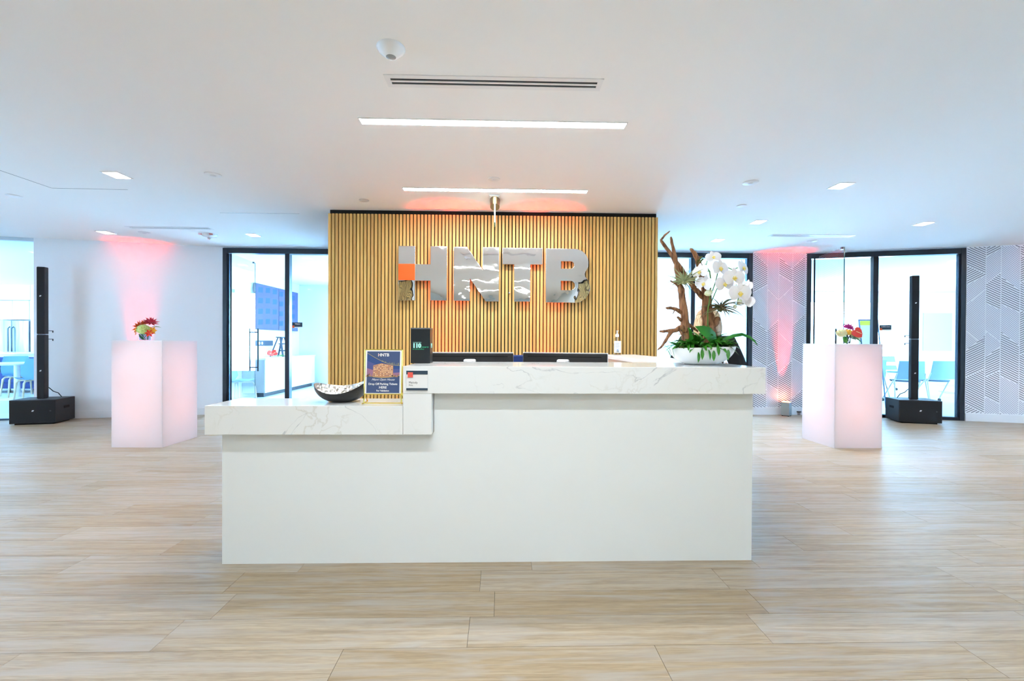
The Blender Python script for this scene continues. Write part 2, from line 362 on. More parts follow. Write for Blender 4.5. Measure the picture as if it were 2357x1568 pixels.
pf = MB().prism([(-15,5.2),(-7.0,6.98),(-5.6,7.3),(-5.6,14),(-15.2,14)], -.1, .001)
structure(pf.build('floor', M['roomfloor']), 'pale floor of the break room on the left', 'floor')

# ---- ceiling
ceil = structure(MB().box(-15.4, 14.2, -6.4, 14.2, CZ, CZ+.2).build('ceiling', M['ceiling']), 'plain white plaster ceiling over the whole lobby', 'ceiling')
def groove(a, b):
    MB().bar((a[0], a[1], CZ-.0006), (b[0], b[1], CZ-.0006), .006, .0015).build('panel_joint', M['lens'], ceil)
groove((-4.49, 4.21), (-4.49, 4.68)); groove((-4.49, 4.68), (-3.76, 4.70)); groove((-3.33, 5.5), (-2.4, 5.5))

# ---- lobby walls
def facet(name, O, rot, a, b, mats, label, thick=.12, z1=CZ):
    o = MB().box(a, b, 0, thick, 0, z1).build(name, mats, loc=O, rz=rot)
    return structure(o, label, 'wall')
LLEN = math.hypot(2.45, .55)
wall_left = facet('wall_left', LO, LROT, 0, LLEN, M['wall'], 'plain pale wall behind the left white pedestal, angled, with baseboard')
bb = MB().box(0, LLEN, -.012, 0, 0, .11).build('baseboard_left', M['base'], loc=LO, rz=LROT, bevel=.003); structure(bb, 'white baseboard along the plain left wall', 'baseboard')
wall_hidden = structure(MB().box(-2.5, 2.1, 7.5, 7.62, 0, CZ).build('wall_back', M['wall']), 'plain rear wall hidden behind the slatted wall', 'wall')
wall_pap = structure(MB().box(4.22, 5.13, 7.5, 7.62, 0, CZ).build('wall_back', M['wall']), 'narrow wall with line-patterned wallpaper between two black glass fronts', 'wall')
structure(MB().box(4.22, 5.12, 7.488, 7.5, 0, .12).build('baseboard_back', M['base'], bevel=.003), 'white baseboard below the narrow papered wall', 'baseboard')
F0, F1 = .02, 2.22
wall_right = facet('wall_right', FO, FROT, F1+.005, 6.6, M['wall'], 'wide line-patterned wallpaper wall at the far right edge')
structure(MB().box(F1+.005, 6.6, -.012, 0, 0, .12).build('baseboard_right', M['base'], loc=FO, rz=FROT, bevel=.003), 'white baseboard below the wide papered wall at right', 'baseboard')
# printed line pattern on the papered walls
def wallpaper(parent, W, x_off, z0, z1, yy, seed, name='wallpaper_print'):
    rnd = random.Random(seed); mb = MB(); x = x_off; col = 0
    cw = [.245, .19, .235, .215]
    def pick(prev):
        while True:
            st = rnd.choice([(-.58, 0), (.58, 0), (-.58, 0), (.95, 1), (-.95, 1)])
            if st != prev: return st
    while x < W:
        wc = cw[col % 4]; xa, xb = max(x, 0), min(x+wc-.010, W)
        zb = z0 - .5 - rnd.random()*.3; st = pick(None)
        while zb < z1 + .6 and xb > xa:
            s_, light = st; ln = rnd.choice([.30, .42, .55, .68]); nxt = pick(st); s2 = nxt[0]
            lo = lambda t: zb + s_*(t-x); hi = lambda t: zb + ln + s2*(t-x)
            step = .034 if not light else .030; half = .0047 if not light else .0038
            c = zb - .5
            while c < zb + ln + .5:
                # clip the line c + s_*(t-x) against upper boundary and wall limits
                ts = []
                nn = 16
                for i in range(nn+1):
                    t = xa + (xb-xa)*i/nn; zz = c + s_*(t-x)
                    if zz >= lo(t)-1e-6 and zz <= hi(t)-.012 and z0 <= zz <= z1: ts.append(t)
                if len(ts) >= 2 and ts[-1]-ts[0] > .012:
                    ta, tb = ts[0], ts[-1]; h = half*math.sqrt(1+s_*s_)
                    za, zc = c+s_*(ta-x), c+s_*(tb-x)
                    mb.add([(ta, yy, za-h), (tb, yy, zc-h), (tb, yy, zc+h), (ta, yy, za+h)], [(0,1,2,3)], light)
                c += step
            zb += ln; st = nxt
        x += wc; col += 1
    o = mb.build(name, [M['wp_dark'], M['wp_light']], parent); return o
M['wp_dark'] = mat('wallpaper_dark_line', (.11,.11,.135), .6); M['wp_light'] = mat('wallpaper_pale_line', (.42,.40,.50), .6)
o = wallpaper(wall_pap, .90, 0, .125, CZ-.005, 0, 3); o.location = (4.225, 7.4988, 0)
wallpaper(wall_right, 6.4, F1+.01, .125, CZ-.005, -.0012, 8)
# lobby sides and rear
RY = -.55
for x0, x1, nm, sd in ((-9.6, -2.1, 'wall_front_left', 'left'), (1.88, 11.5, 'wall_front_right', 'right')):
    structure(MB().box(x0, x1, RY-.15, RY, 0, CZ).build(nm, M['wall']), 'wall behind the camera on the %s of the lift corridor, seen in the mirrored letters' % sd, 'wall')
structure(MB().box(-2.25, -2.1, -6.2, RY-.15, 0, CZ).build('wall_corridor_left', M['corridor']), 'pale side wall of the lift corridor behind the camera, left', 'wall')
structure(MB().box(1.88, 2.03, -6.2, RY-.15, 0, CZ).build('wall_corridor_right', M['corridor']), 'pale side wall of the lift corridor behind the camera, right', 'wall')
structure(MB().box(-2.25, 2.03, -6.35, -6.2, 0, CZ).build('wall_corridor_end', M['corridor']), 'pale end wall of the lift corridor behind the camera', 'wall')
# ---- slatted feature wall
SX0, SX1, SY = -1.99, 1.85, 5.30
wall_slat = structure(MB().box(SX0+.02, SX1-.02, SY+.022, SY+.45, 0, CZ).build('wall_center', M['blackmatte']), 'feature wall of vertical oak slats over black felt behind the desk', 'wall')
NS = 94; pitch = (SX1-SX0)/NS
sm = MB().box(-.0143, .0143, 0, .022, .0, 2.668).mesh('slat', M['oak'])
for i in range(NS): obj('slat', sm, wall_slat, loc=(SX0+pitch*(i+.5), SY, 0))
# slatted panels on the rear lobby wall
for x0, x1 in ((-4.6, -2.1), (1.88, 4.4)):
    wb = structure(MB().box(x0, x1, RY, RY+.025, 0, CZ).build('wall_panel', M['blackmatte']), 'oak slat panel on the wall behind the camera, %s side' % ('left' if x0 < 0 else 'right'), 'wall')
    x = x0+.03
    while x < x1-.01:
        obj('slat', sm, wb, loc=(x, RY+.045, 0)).rotation_euler = (0, 0, math.pi); x += .041
# ---- glass fronts
def frame_bars(parent, u0, u1, bars, top=2.70, d=.11, fw_=.062, pieces=None):
    """black frame in local xz, depth along +y"""
    MB().box(u0, u0+fw_, 0, d, 0, top).build('jamb', M['black'], parent, bevel=.003)
    MB().box(u1-fw_, u1, 0, d, 0, top).build('jamb', M['black'], parent, bevel=.003)
    MB().box(u0+fw_, u1-fw_, 0, d, top-.085, top).build('header', M['black'], parent, bevel=.003)
    MB().box(u0+fw_, u1-fw_, .01, d, 0, .05).build('sill', M['black'], parent, bevel=.003)
    for bx in bars:
        MB().box(bx-.036, bx+.036, .005, d-.005, .05, top-.085).build('mullion', M['black'], parent, bevel=.003)
    # inner stop strips of the jambs
    for a in (u0+fw_, u1-fw_-.018): MB().box(a, a+.018, .03, d-.02, .05, top-.085).build('stop', M['steel_dark'], parent)
M['steel_dark'] = mat('dark_anodised', (.05,.08,.12), .25, .6)
def pane(parent, u0, u1, z0=.05, z1=2.615, y=.055, t=.01, name='pane', m_='glass'):
    return MB().box(u0, u1, y, y+t, z0, z1).build(name, M[m_], parent)
W1 = thing('window_1', 'black framed glass front at the left of the slatted wall', 'window', (0, 7.5, 0)); W1['kind'] = 'structure'
frame_bars(W1, -4.50, -2.5, [-3.47]); pane(W1, -3.434, -2.562)
W2 = thing('window_2', 'black framed glass front right behind the orchid planter', 'window', (0, 7.5, 0)); W2['kind'] = 'structure'
frame_bars(W2, 2.1, 4.21, [3.21]); pane(W2, 2.162, 3.174); pane(W2, 3.246, 4.148)
W3 = thing('window_3', 'black framed glass front behind the right pedestal and speaker', 'window', FO, FROT); W3['kind'] = 'structure'
frame_bars(W3, F0, F1, [1.02]); pane(W3, 1.056, F1-.062)
W4 = thing('window_4', 'frameless glass front of the break room at far left', 'window', LO, LROT); W4['kind'] = 'structure'
MB().box(-2.6, -.01, .03, .09, CZ-.05, CZ).build('top_track', M['steel'], W4); MB().box(-2.6, -.01, .02, .10, .001, .02).build('floor_track', M['steel_dark'], W4)
pane(W4, -1.2, -.015, .02, CZ-.05); pane(W4, -2.58, -1.21, .02, CZ-.05)
def door_leaf(name, label, hinge, rz, length, handle_z=(.64, 1.42)):
    d = thing(name, label, 'door', hinge, rz); d['kind'] = 'structure'
    MB().box(.006, length-.004, -.006, .006, .02, 2.62).build('glass_leaf', M['leafglass'], d)
    MB().box(length-.004, length, -.0061, .0061, .02, 2.62).build('edge', M['glassedge'], d)
    MB().box(0, .006, -.012, .012, .02, 2.62).build('pivot_rail', M['black'], d)
    MB().box(length-.09, length-.05, -.012, .012, 2.60, 2.63).build('top_patch', M['black'], d)
    mb = MB()
    for s_ in (-1, 1):
        mb.tube([(length-.06, s_*.075, handle_z[0]), (length-.06, s_*.075, handle_z[1])], .0125, 12)
        for z in (handle_z[0]+.07, handle_z[1]-.07): mb.tube([(length-.06, s_*.075, z), (length-.06, 0, z)], .009, 10)
    mb.build('handle', M['black'], d, smooth=40)
    return d
door_leaf('door_1', 'glass door leaf swung inward, with long black bar handle, at left', (-4.40, 7.56, 0), R(96), .92)
door_leaf('door_2', 'glass door leaf swung out into the lobby beside the right pedestal', tuple(FO + FU*.115 - Vector((0, .03, 0))), R(-101), .90)
# ---- rooms behind
def wall(name, x0, x1, y0, y1, label, z0=0, z1=CZ): return structure(MB().box(x0, x1, y0, y1, z0, z1).build(name, M['roomwall']), label, 'wall')
def wall_open(name, axis, c0, c1, a0, a1, o0, o1, zo0, zo1, label):
    """wall slab with one rectangular opening; axis 'x': runs along x at y in c0..c1"""
    mb = MB()
    for p, q, z0, z1 in ((a0, o0, 0, CZ), (o1, a1, 0, CZ), (o0, o1, 0, zo0), (o0, o1, zo1, CZ)):
        if q-p < 1e-4 or z1-z0 < 1e-4: continue
        if axis == 'x': mb.box(p, q, c0, c1, z0, z1)
        else: mb.box(c0, c1, p, q, z0, z1)
    return structure(mb.build(name, M['roomwall']), label, 'wall')
wall_open('wall_room_left', 'y', -5.6, -5.45, 7.35, 12.5, 7.9, 9.5, .35, 2.25, 'white side wall of the left meeting room holding the big screen')
wall_open('wall_room_back', 'x', 12.5, 12.65, -5.6, 5.0, -2.4, -.8, .3, 2.5, 'pale rear wall of the rooms behind the slatted wall')
bo = [o for o in bpy.data.objects if o.name == 'wall_room_back'][0]; me_ = bo.data
mb = MB()
for p, q, z0, z1 in ((-5.6,-3.4,0,CZ), (-3.4,-.8,0,.35), (-3.4,-.8,2.5,CZ), (-.8,.7,0,CZ), (.7,4.3,0,.25), (.7,4.3,2.55,CZ), (4.3,5.0,0,CZ)): mb.box(p, q, 12.5, 12.65, z0, z1)
bo.data = mb.mesh('wall_room_back', M['roomwall'])
wall('wall_room_divider', -.65, -.5, 7.62, 12.5, 'dividing wall between the rooms behind the slatted wall')
wall('wall_room_right', 4.75, 4.9, 7.62, 13.1, 'white dividing wall at the right of the room behind the orchid')
wall_open('wall_meeting_back', 'x', 13.0, 13.15, 4.75, 14.0, 8.6, 11.4, .5, 2.45, 'rear wall of the right meeting room with a wide bright window')
wall('wall_meeting_right', 13.55, 13.7, 4.9, 13.1, 'pale side wall of the right meeting room')
wall('wall_break_right', -6.95, -6.8, 7.12, 13.9, 'side wall of the break room by the glass front')
wall('wall_break_back', -15.2, -6.8, 13.75, 13.9, 'rear wall of the break room behind the fridge')
wall_open('wall_break_left', 'y', -15.2, -15.05, 5.0, 13.9, 9.0, 11.4, .7, 2.3, 'outer wall of the break room with a wide window')
wall('wall_break_front', -15.2, -9.5, 5.0, 5.15, 'front wall of the break room')
def ext_window(name, axis, c, o0, o1, z0, z1, label, n=2):
    d = thing(name, label, 'window'); d['kind'] = 'structure'
    def B(nm, p, q, a, b_, t=.03, m_='white_trim'):
        mb = MB()
        if axis == 'x': mb.box(p, q, c-t, c+t, a, b_)
        else: mb.box(c-t, c+t, p, q, a, b_)
        mb.build(nm, M[m_], d)
    B('frame', o0, o1, z0, z0+.05); B('frame', o0, o1, z1-.05, z1); B('frame', o0, o0+.05, z0+.05, z1-.05); B('frame', o1-.05, o1, z0+.05, z1-.05)
    step = (o1-o0-.1)/n
    for i in range(n):
        B('pane', o0+.05+step*i, o0+.05+step*(i+1), z0+.05, z1-.05, .004, 'glass')
        if i: B('mullion', o0+.05+step*i-.025, o0+.05+step*i+.025, z0+.05, z1-.05)
ext_window('window_5', 'y', -5.53, 7.9, 9.5, .35, 2.25, 'outer window of the left meeting room', 2)
ext_window('window_6', 'x', 12.57, -3.4, -.8, .35, 2.5, 'hidden outer window behind the slatted wall', 3)
ext_window('window_7', 'x', 12.57, .7, 4.3, .25, 2.55, 'outer window of the room behind the orchid', 3)
ext_window('window_8', 'x', 13.07, 8.6, 11.4, .5, 2.45, 'wide bright outer window of the right meeting room', 3)
wall_open('wall_far_left', 'y', -9.6, -9.45, -.7, 6.4, 1.2, 3.2, .8, 2.0, 'wall closing the lobby far to the left, with an added window opening')  # unseen side windows, put in to bring daylight onto the lobby ceiling
wall_open('wall_far_right', 'y', 11.35, 11.5, -.7, 5.8, 1.2, 3.2, .8, 2.0, 'wall closing the lobby far to the right, with an added window opening')
ext_window('added_window_1', 'y', -9.53, 1.2, 3.2, .8, 2.0, 'window band added out of view at left to light the lobby ceiling', 5)
ext_window('added_window_2', 'y', 11.43, 1.2, 3.2, .8, 2.0, 'window band added out of view at right to light the lobby ceiling', 5)
ext_window('window_9', 'y', -15.12, 9.0, 11.4, .7, 2.3, 'outer window of the break room', 4)

# ================================================================== CEILING FIXTURES
def linear(yc, label, group='long slot lights in the lobby ceiling', x0=-.965, x1=.865):
    t = thing('linear_light', label, 'ceiling light', ((x0+x1)/2, yc, CZ), 0, group); h = (x1-x0)/2
    mb = MB()
    for a in ((-h-.008, h+.008, -.046, -.038), (-h-.008, h+.008, .038, .046), (-h-.008, -h, -.038, .038), (h, h+.008, -.038, .038)): mb.box(a[0], a[1], a[2], a[3], -.006, 0)
    mb.build('frame', M['white_trim'], t)
    MB().box(-h, h, -.038, .038, -.0035, -.0005).build('diffuser', M['linear'], t); return t
linear(3.165, 'long white linear ceiling light directly above the reception desk')
linear(4.56, 'long white linear ceiling light nearest the slatted wall')
linear(1.1, 'linear ceiling light in front of the desk, above the camera'); linear(-.7, 'linear ceiling light behind the camera, reflected in the letters'); linear(-2.6, 'linear ceiling light near the rear lobby wall')
def square(x, y, label, lamp=1.0, tmpl='square downlights in the lobby ceiling', m_='square'):
    t = thing('square_downlight', label, 'ceiling light', (x, y, CZ), 0, tmpl)
    mb = MB()
    for a in ((-.078, .078, -.09, -.078), (-.078, .078, .078, .09), (-.078, -.066, -.078, .078), (.066, .078, -.078, .078)): mb.box(*a, -.005, 0)
    mb.build('frame', M['white_trim'], t); MB().box(-.066, .066, -.078, .078, -.003, -.0005).build('diffuser', M[m_], t)
    if lamp:
        d = bpy.data.lights.new('downlight_beam', 'SPOT'); d.energy = SPOT_W*lamp; d.spot_size = R(78); d.spot_blend = .35; d.shadow_soft_size = .06; d.color = (.98, .99, 1)
        o = bpy.data.objects.new('downlight_beam', d); C.objects.link(o); o.parent = t; o.location = (0, 0, -.02)
    return t
square(-3.53, 4.29, 'square downlight nearest the camera on the left'); square(-5.57, 6.58, 'square downlight beside the orange wash on the left ceiling', .05); square(-3.55, 6.64, 'square downlight in front of the left glass front', .5)
square(3.265, 4.30, 'square downlight nearest the camera on the right'); square(3.22, 5.62, 'square downlight left of centre on the right ceiling'); square(5.33, 5.61, 'square downlight farthest right'); square(3.20, 6.64, 'square downlight above the orchid')
for x, y in ((7.5, 5.55), (7.5, 4.2), (-7.5, 5.55), (-7.5, 4.2), (-5.6, 4.3), (-5.6, 1.6), (-3.4, 1.4), (3.3, 1.4), (5.6, 1.6), (5.6, 3.9), (-1.3, -1.7), (1.1, -1.7), (-1.3, -4.6), (1.1, -4.6), (-7.6, 1.6), (8.4, 1.6)):  # unseen downlights added to brighten the lobby sides and the area behind
    square(x, y, 'square downlight added outside the picture, %s, %s' % ({-1.3:'inner left',1.1:'inner right',-3.4:'second left',3.3:'second right',-5.6:'third left',5.6:'third right',7.5:'fourth right',-7.5:'fourth left',-7.6:'outermost left',8.4:'outermost right'}[x], {1.6:'near row',1.4:'near row',3.9:'middle row',4.2:'middle row',4.3:'middle row',5.55:'far row',-1.7:'corridor mouth',-4.6:'corridor end'}[y]))
for x, y, nm in ((-4.0, 9.4, 'left meeting room near the glass'), (-4.0, 11.3, 'left meeting room near the screen'), (3.4, 9.5, 'room behind the orchid'), (7.4, 9.2, 'right meeting room near the glass'), (9.3, 10.6, 'right meeting room middle'), (10.8, 11.9, 'right meeting room far end')):
    square(x, y, 'small square ceiling lamp in the ' + nm, False, 'lamps of the side rooms', 'roomlamp')
def slot_vent(xc, yc, length, label, rz=0):
    t = thing('slot_diffuser', label, 'air vent', (xc, yc, CZ), rz, 'linear air diffusers'); h = length/2
    mb = MB(); mb.box(-h-.03, h+.03, -.062, -.030, -.005, 0).box(-h-.03, h+.03, .030, .062, -.005, 0).box(-h-.03, -h, -.030, .030, -.005, 0).box(h, h+.03, -.030, .030, -.005, 0)
    mb.build('frame', M['white_trim'], t); MB().box(-h, h, -.030, .030, -.0012, -.0002).build('dark_slot', M['slot'], t); MB().box(-h, h, -.008, .008, -.005, -.001).build('blade', M['white_trim'], t)
M['slot'] = mat('dark_slot', (.02,.03,.04), .7)
slot_vent(-.04, 2.672, 1.20, 'two-slot air diffuser in the ceiling in front of the linear lights'); slot_vent(-4.46, 6.27, 1.05, 'two-slot air diffuser on the left ceiling'); slot_vent(4.37, 6.31, 1.12, 'two-slot air diffuser on the right ceiling')
def disc(x, y, r, label, cat, name, prof, m_='white_trim', lens=None):
    t = thing(name, label, cat, (x, y, CZ), 0)
    MB().lathe([(a*r, -b*r) for a, b in prof], 32).build('body', M[m_], t, smooth=40)
    if lens: MB().lathe([(lens*r, -prof[-1][1]*r+.0005), (lens*r*.8, -prof[-1][1]*r-.004), (.0001, -prof[-1][1]*r-.006)], 24).build('lens', M['lens'] if name == 'motion_sensor' else M['silver'], t, smooth=40)
disc(-.570, 2.375, .072, 'white dome motion sensor with grey lens by the front air diffuser', 'sensor', 'motion_sensor', [(.0001,0),(1,0),(1,.12),(.86,.3),(.45,.62),(.36,.68)], 'white', .36)
flat = [(.0001,0),(1,0),(1,.08),(.85,.14)]
disc(-2.63, 4.24, .07, 'round white ceiling cap on the left, with small centre', 'ceiling cap', 'speaker_cap', flat, lens=.4); disc(-5.135, 4.95, .065, 'round white sprinkler cap at the far left', 'sprinkler', 'sprinkler_cap', flat)
disc(-1.469, 4.945, .052, 'small grey round sprinkler cap near the slatted wall, left', 'sprinkler', 'sprinkler_cap', flat, 'silver'); disc(-.064, 4.25, .055, 'round white ceiling cap in front of the rear linear light', 'ceiling cap', 'speaker_cap', flat, lens=.4)
disc(2.356, 4.243, .07, 'round white ceiling cap on the right, with small centre', 'ceiling cap', 'speaker_cap', flat, lens=.4); disc(2.66, 4.97, .052, 'small round sprinkler cap on the right', 'sprinkler', 'sprinkler_cap', flat)
disc(4.604, 6.633, .07, 'round white ceiling cap above the papered narrow wall', 'ceiling cap', 'speaker_cap', flat, lens=.4); disc(-5.014, 6.55, .07, 'round white ceiling cap inside the orange wash at left', 'ceiling cap', 'speaker_cap', flat, lens=.4)
t = thing('strobe_alarm', 'white ceiling fire strobe with red lettering by the left air diffuser', 'alarm', (-4.154, 6.62, CZ))
MB().lathe([(.0001,0),(.10,0),(.105,-.012),(.09,-.03),(.05,-.042),(.03,-.045)], 32).build('body', M['white'], t, smooth=40); MB().lathe([(.028,-.044),(.03,-.062),(.018,-.075),(.0001,-.078)], 20).build('strobe_lens', M['chrome'], t, smooth=40)
for a in (-.075, .075): text('FIRE', .028, M['smoke_red'], t, (a, -.086, -.028), Matrix.Rotation(R(120), 4, 'X'), bold=.0008)
# exit sign
t = thing('exit_sign', 'edge-on green glass exit sign hanging from a bronze ceiling housing', 'exit sign', (-.062, 4.85, CZ))
MB().box(-.055, .055, -.16, .16, -.013, 0).build('canopy', M['white_trim'], t, bevel=.004)
MB().lathe([(.0001,-.012),(.054,-.012),(.049,-.085),(.0001,-.088)], 32, sy=2.6).build('housing', M['bronze'], t, smooth=40)
MB().box(-.005, .005, -.165, .165, -.20, -.03).build('lit_edge', M['exit'], t); MB().box(-.006, .006, -.165, .165, -.29, -.20).build('glass_panel', M['vaseglass'], t)
for s_ in (-1, 1): text('EXIT', .10, M['exit_green'], t, (s_*.0066, 0, -.27), Matrix.Rotation(R(90)*s_, 4, 'Z') @ FACE, bold=.002)

# ================================================================== UPLIGHTS
def uplight(loc, rz, label, toward=(0, 1, 0), power=UP_W):
    t = thing('uplight', label, 'uplight', loc, rz, 'battery uplights washing the walls orange')
    MB().box(-.062, .062, -.062, .062, .012, .23).build('housing', M['steel'], t, bevel=.006)
    MB().box(-.05, .05, -.05, .05, .231, .234).build('lens', M['uplens'], t)
    for sx in (-1, 1):
        for sy in (-1, 1): MB().lathe([(.012,0),(.012,.012)], 12, (sx*.045, sy*.045, 0)).build('foot', M['caster'], t)
    MB().box(.045, .055, -.0645, -.062, .2, .21).build('indicator', M['smoke_red'], t)
    d = bpy.data.lights.new('uplight_beam', 'SPOT'); d.energy = power; d.spot_size = R(25); d.spot_blend = .9; d.shadow_soft_size = .03; d.color = (1, .02, .006)
    o = bpy.data.objects.new('uplight_beam', d); C.objects.link(o); o.parent = t; o.location = (0, 0, .24)
    dv = Matrix.Rotation(-rz, 3, 'Z') @ (Vector((0, 0, 1)) + Vector(toward)*.05); o.rotation_euler = (-dv).to_track_quat('Z', 'Y').to_euler()
    return t
uplight((4.73, 7.385, 0), R(40), 'silver cube uplight at the foot of the narrow papered wall', power=180)
uplight(tuple(LO + LU*1.36 + Vector((.22, -.97, 0)).normalized()*.12), LROT, 'cube uplight at the foot of the plain left wall behind the pedestal', (-.22, .97, 0), 150)
uplight((-.60, 5.19, 0), 0, 'cube uplight at the foot of the slatted wall, left of the sign centre'); uplight((.50, 5.19, 0), 0, 'cube uplight at the foot of the slatted wall, right of the sign centre')
uplight(tuple(FO + FU*3.42 - Vector((.27, .96, 0))*.14), FROT, 'cube uplight at the foot of the wide papered wall, past the right edge', (.27, .96, 0), 140)
# floor outlet plug behind right pedestal
t = thing('wall_plug', 'small black plug on the baseboard of the narrow papered wall', 'plug', (5.0, 7.485, 0)); MB().box(-.03, .03, -.03, 0, .045, .062).build('body', M['caster'], t); MB().box(-.02, -.008, -.02, -.008, 0, .045).box(.008, .02, -.02, -.008, 0, .045).build('prong', M['lens'], t)

# ================================================================== SIGN LETTERS
t0 = Matrix.Translation
LY = 5.245; LX = -1.162; LZ = 1.667; U = .001032     # crop unit -> metres
def lp(pts): return [((x-97)*U, (748-y)*U) for x, y in pts]
def arc(cx, cy, rx, ry, a0, a1, n=14): return [(cx+rx*math.cos(R(a0+(a1-a0)*i/n)), cy+ry*math.sin(R(a0+(a1-a0)*i/n))) for i in range(n+1)]
def letter(loops, label):
    ox = min(p[0] for p in loops[0]); t = thing('sign_letter', label, 'sign letter', (LX+ox, LY, LZ), 0, 'mirrored sign letters on the slatted wall')
    shape2d([[(x-ox, y) for x, y in l] for l in loops], .013, 'letter_face', M['mirror'], t, FACE, .0015)
    for l in loops[:1]:
        xs = sorted(p[0]-ox for p in l); MB().tube([(xs[0]+.08, .01, .1), (xs[0]+.08, .056, .1)], .008, 8).build('standoff', M['steel'], t); MB().tube([(xs[0]+.09, .01, .5), (xs[0]+.09, .056, .5)], .008, 8).build('standoff', M['steel'], t)
    return t
H_ = letter([lp([(97,148),(277,148),(277,348),(450,348),(450,148),(628,148),(628,745),(450,745),(450,527),(277,527),(277,745),(97,745)])], 'large mirrored letter H with an orange square on its left stem')
MB().box(-.001, .1862, -.0175, -.0145, (748-524)*U, (748-344)*U).build('orange_square', M['orange'], H_)
letter([lp([(706,152),(850,152),(1027,410),(1027,154),(1205,154),(1205,752),(1062,752),(882,492),(882,746),(706,746)])], 'large mirrored letter N between H and T')
letter([lp([(1247,158),(1690,158),(1690,336),(1556,336),(1556,750),(1378,750),(1378,336),(1247,336)])], 'large mirrored letter T between N and B')
Bo = [(1730,160),(2050,160)] + arc(2050,315,155,155,-90,40)[1:] + [(2165,440)] + arc(2060,592,162,166,-48,90) + [(1730,758)]
B1 = [(1897,297),(2005,297)] + arc(2005,340,43,43,-90,90) + [(1897,383)]
B2 = [(1897,516),(2005,516)] + arc(2005,569,53,53,-90,90) + [(1897,622)]
letter([lp(Bo), lp(B1), lp(B2)], 'large mirrored letter B at the right end of the sign')

# ================================================================== RECEPTION DESK
DX0, DX1, DY = -1.484, 1.394, 2.471
desk = thing('reception_desk', 'white panelled reception desk body with stepped front', 'desk', (0, DY, 0))
MB().box(DX0, DX1, 0, .03, 0, .709).box(-.355, DX1, 0, .03, .709, .925).build('front_panel', M['desk'], desk)
MB().box(DX0, DX0+.03, .03, .27, 0, .709).build('side_panel', M['desk'], desk); MB().box(DX1-.03, DX1, .03, .47, 0, .925).build('side_panel', M['desk'], desk)
MB().box(-.9, 1.06, .26, 1.1, .70, .735).build('work_surface', M['beige'], desk)
MB().box(-.9, -.87, .26, 1.1, 0, .70).build('gable', M['beige'], desk)
MB().box(1.10, 1.13, .47, 2.42, 0, 1.035).build('wing_panel', M['beige'], desk); MB().box(1.40, 1.43, .60, 2.42, 0, 1.035).build('wing_panel', M['desk'], desk)
ct = thing('stone_countertop', 'white veined quartz countertop stepping from low to high over the desk', 'countertop', (0, 0, 0))
CY0 = 2.40
MB().box(-1.532, -.509, CY0, 2.715, .709, .860).build('lower_slab', M['quartz'], ct, bevel=.002)
MB().box(-.508, -.358, CY0, 2.72, .709, .925).build('step_block', M['quartz'], ct, bevel=.002)
MB().box(-.508, 1.425, CY0, 2.955, .926, 1.069).build('upper_slab', M['quartz'], ct, bevel=.002)
MB().box(1.075, 1.46, 2.956, 4.90, 1.036, 1.069).build('wing_slab', M['quartz_plain'] if 'quartz_plain' in M else M['white'], ct, bevel=.002)

# name plate
t = thing('name_plate', 'small desk name plate with coral square and dark bands on the counter front', 'name plate', (-.4335, CY0-.001, .995))
MB().box(-.056, .056, -.006, 0, -.052, .052).build('plate', M['white'], t, bevel=.001)
MB().box(-.0555, .0555, -.008, -.006, .032, .0515).build('top_band', M['darkband'] if 'darkband' in M else M['darknavy'], t); MB().box(-.0555, .0555, -.008, -.006, -.0515, -.040).build('bottom_band', M['darknavy'], t)
MB().box(-.048, -.021, -.0105, -.008, .016, .043).build('coral_square', M['red_print'], t)
text('Melody', .0155, M['print_black'], t, (-.043, -.0064, -.016), align='LEFT', ext=.0002); text('Moltz', .0095, M['print_black'], t, (-.043, -.0064, -.028), align='LEFT', ext=.0002)

# poster stand
PX, PY, PZ = -.632, 2.47, .860
t = thing('poster_stand', 'gold framed acrylic poster stand about parking tickets on the low counter', 'sign', (PX, PY, PZ))
th = R(5)
tilt = Matrix.Translation((0, 0, .006)) @ Matrix.Rotation(-th, 4, 'X')
hw, h0, h1 = .100, .048, .288
mb = MB()
for a, b_ in (((-hw, 0, 0), (-hw, 0, h1)), ((hw, 0, 0), (hw, 0, h1)), ((-hw, 0, h1), (hw, 0, h1)), ((-hw, 0, h0), (hw, 0, h0)), ((-hw, 0, 0), (hw, 0, 0))):
    mb.bar(tilt @ Vector(a), tilt @ Vector(b_), .005, .005)
mb.bar((-hw-.006, .09, .004), (-hw-.006, -.012, .004), .006, .004).bar((hw+.004, .09, .004), (hw+.004, -.012, .004), .006, .004).bar((-hw-.006, .09, .004), tilt @ Vector((-hw, 0, .06)), .005, .004).bar((hw+.004, .09, .004), tilt @ Vector((hw, 0, .06)), .005, .004)
mb.build('gold_frame', M['gold'], t)
MB().box(-hw+.003, hw-.003, -.0015, .0025, h0+.003, h1-.003, mtx=tilt).build('white_card', M['print_white'], t)
iw = .0885; z0, z1 = h0+.006, h1-.009
mb = MB()
def PP(pts, mi, lay=1): mb.add([tilt @ Vector((x, -.0015-.0004*lay, z)) for x, z in pts], [tuple(range(len(pts)))], mi)
Zf = lambda f: z1-(z1-z0)*f; Xf = lambda f: -iw+2*iw*f
PP([(Xf(0),Zf(1)),(Xf(1),Zf(1)),(Xf(1),Zf(0)),(Xf(0),Zf(0))], 0)
curve1 = [(i/12, .04+.30*math.sin(math.pi/2*i/12)) for i in range(13)]       # upper gold arc
curve2 = [(i/12, .585+.045*math.sin(math.pi*i/12)) for i in range(13)]
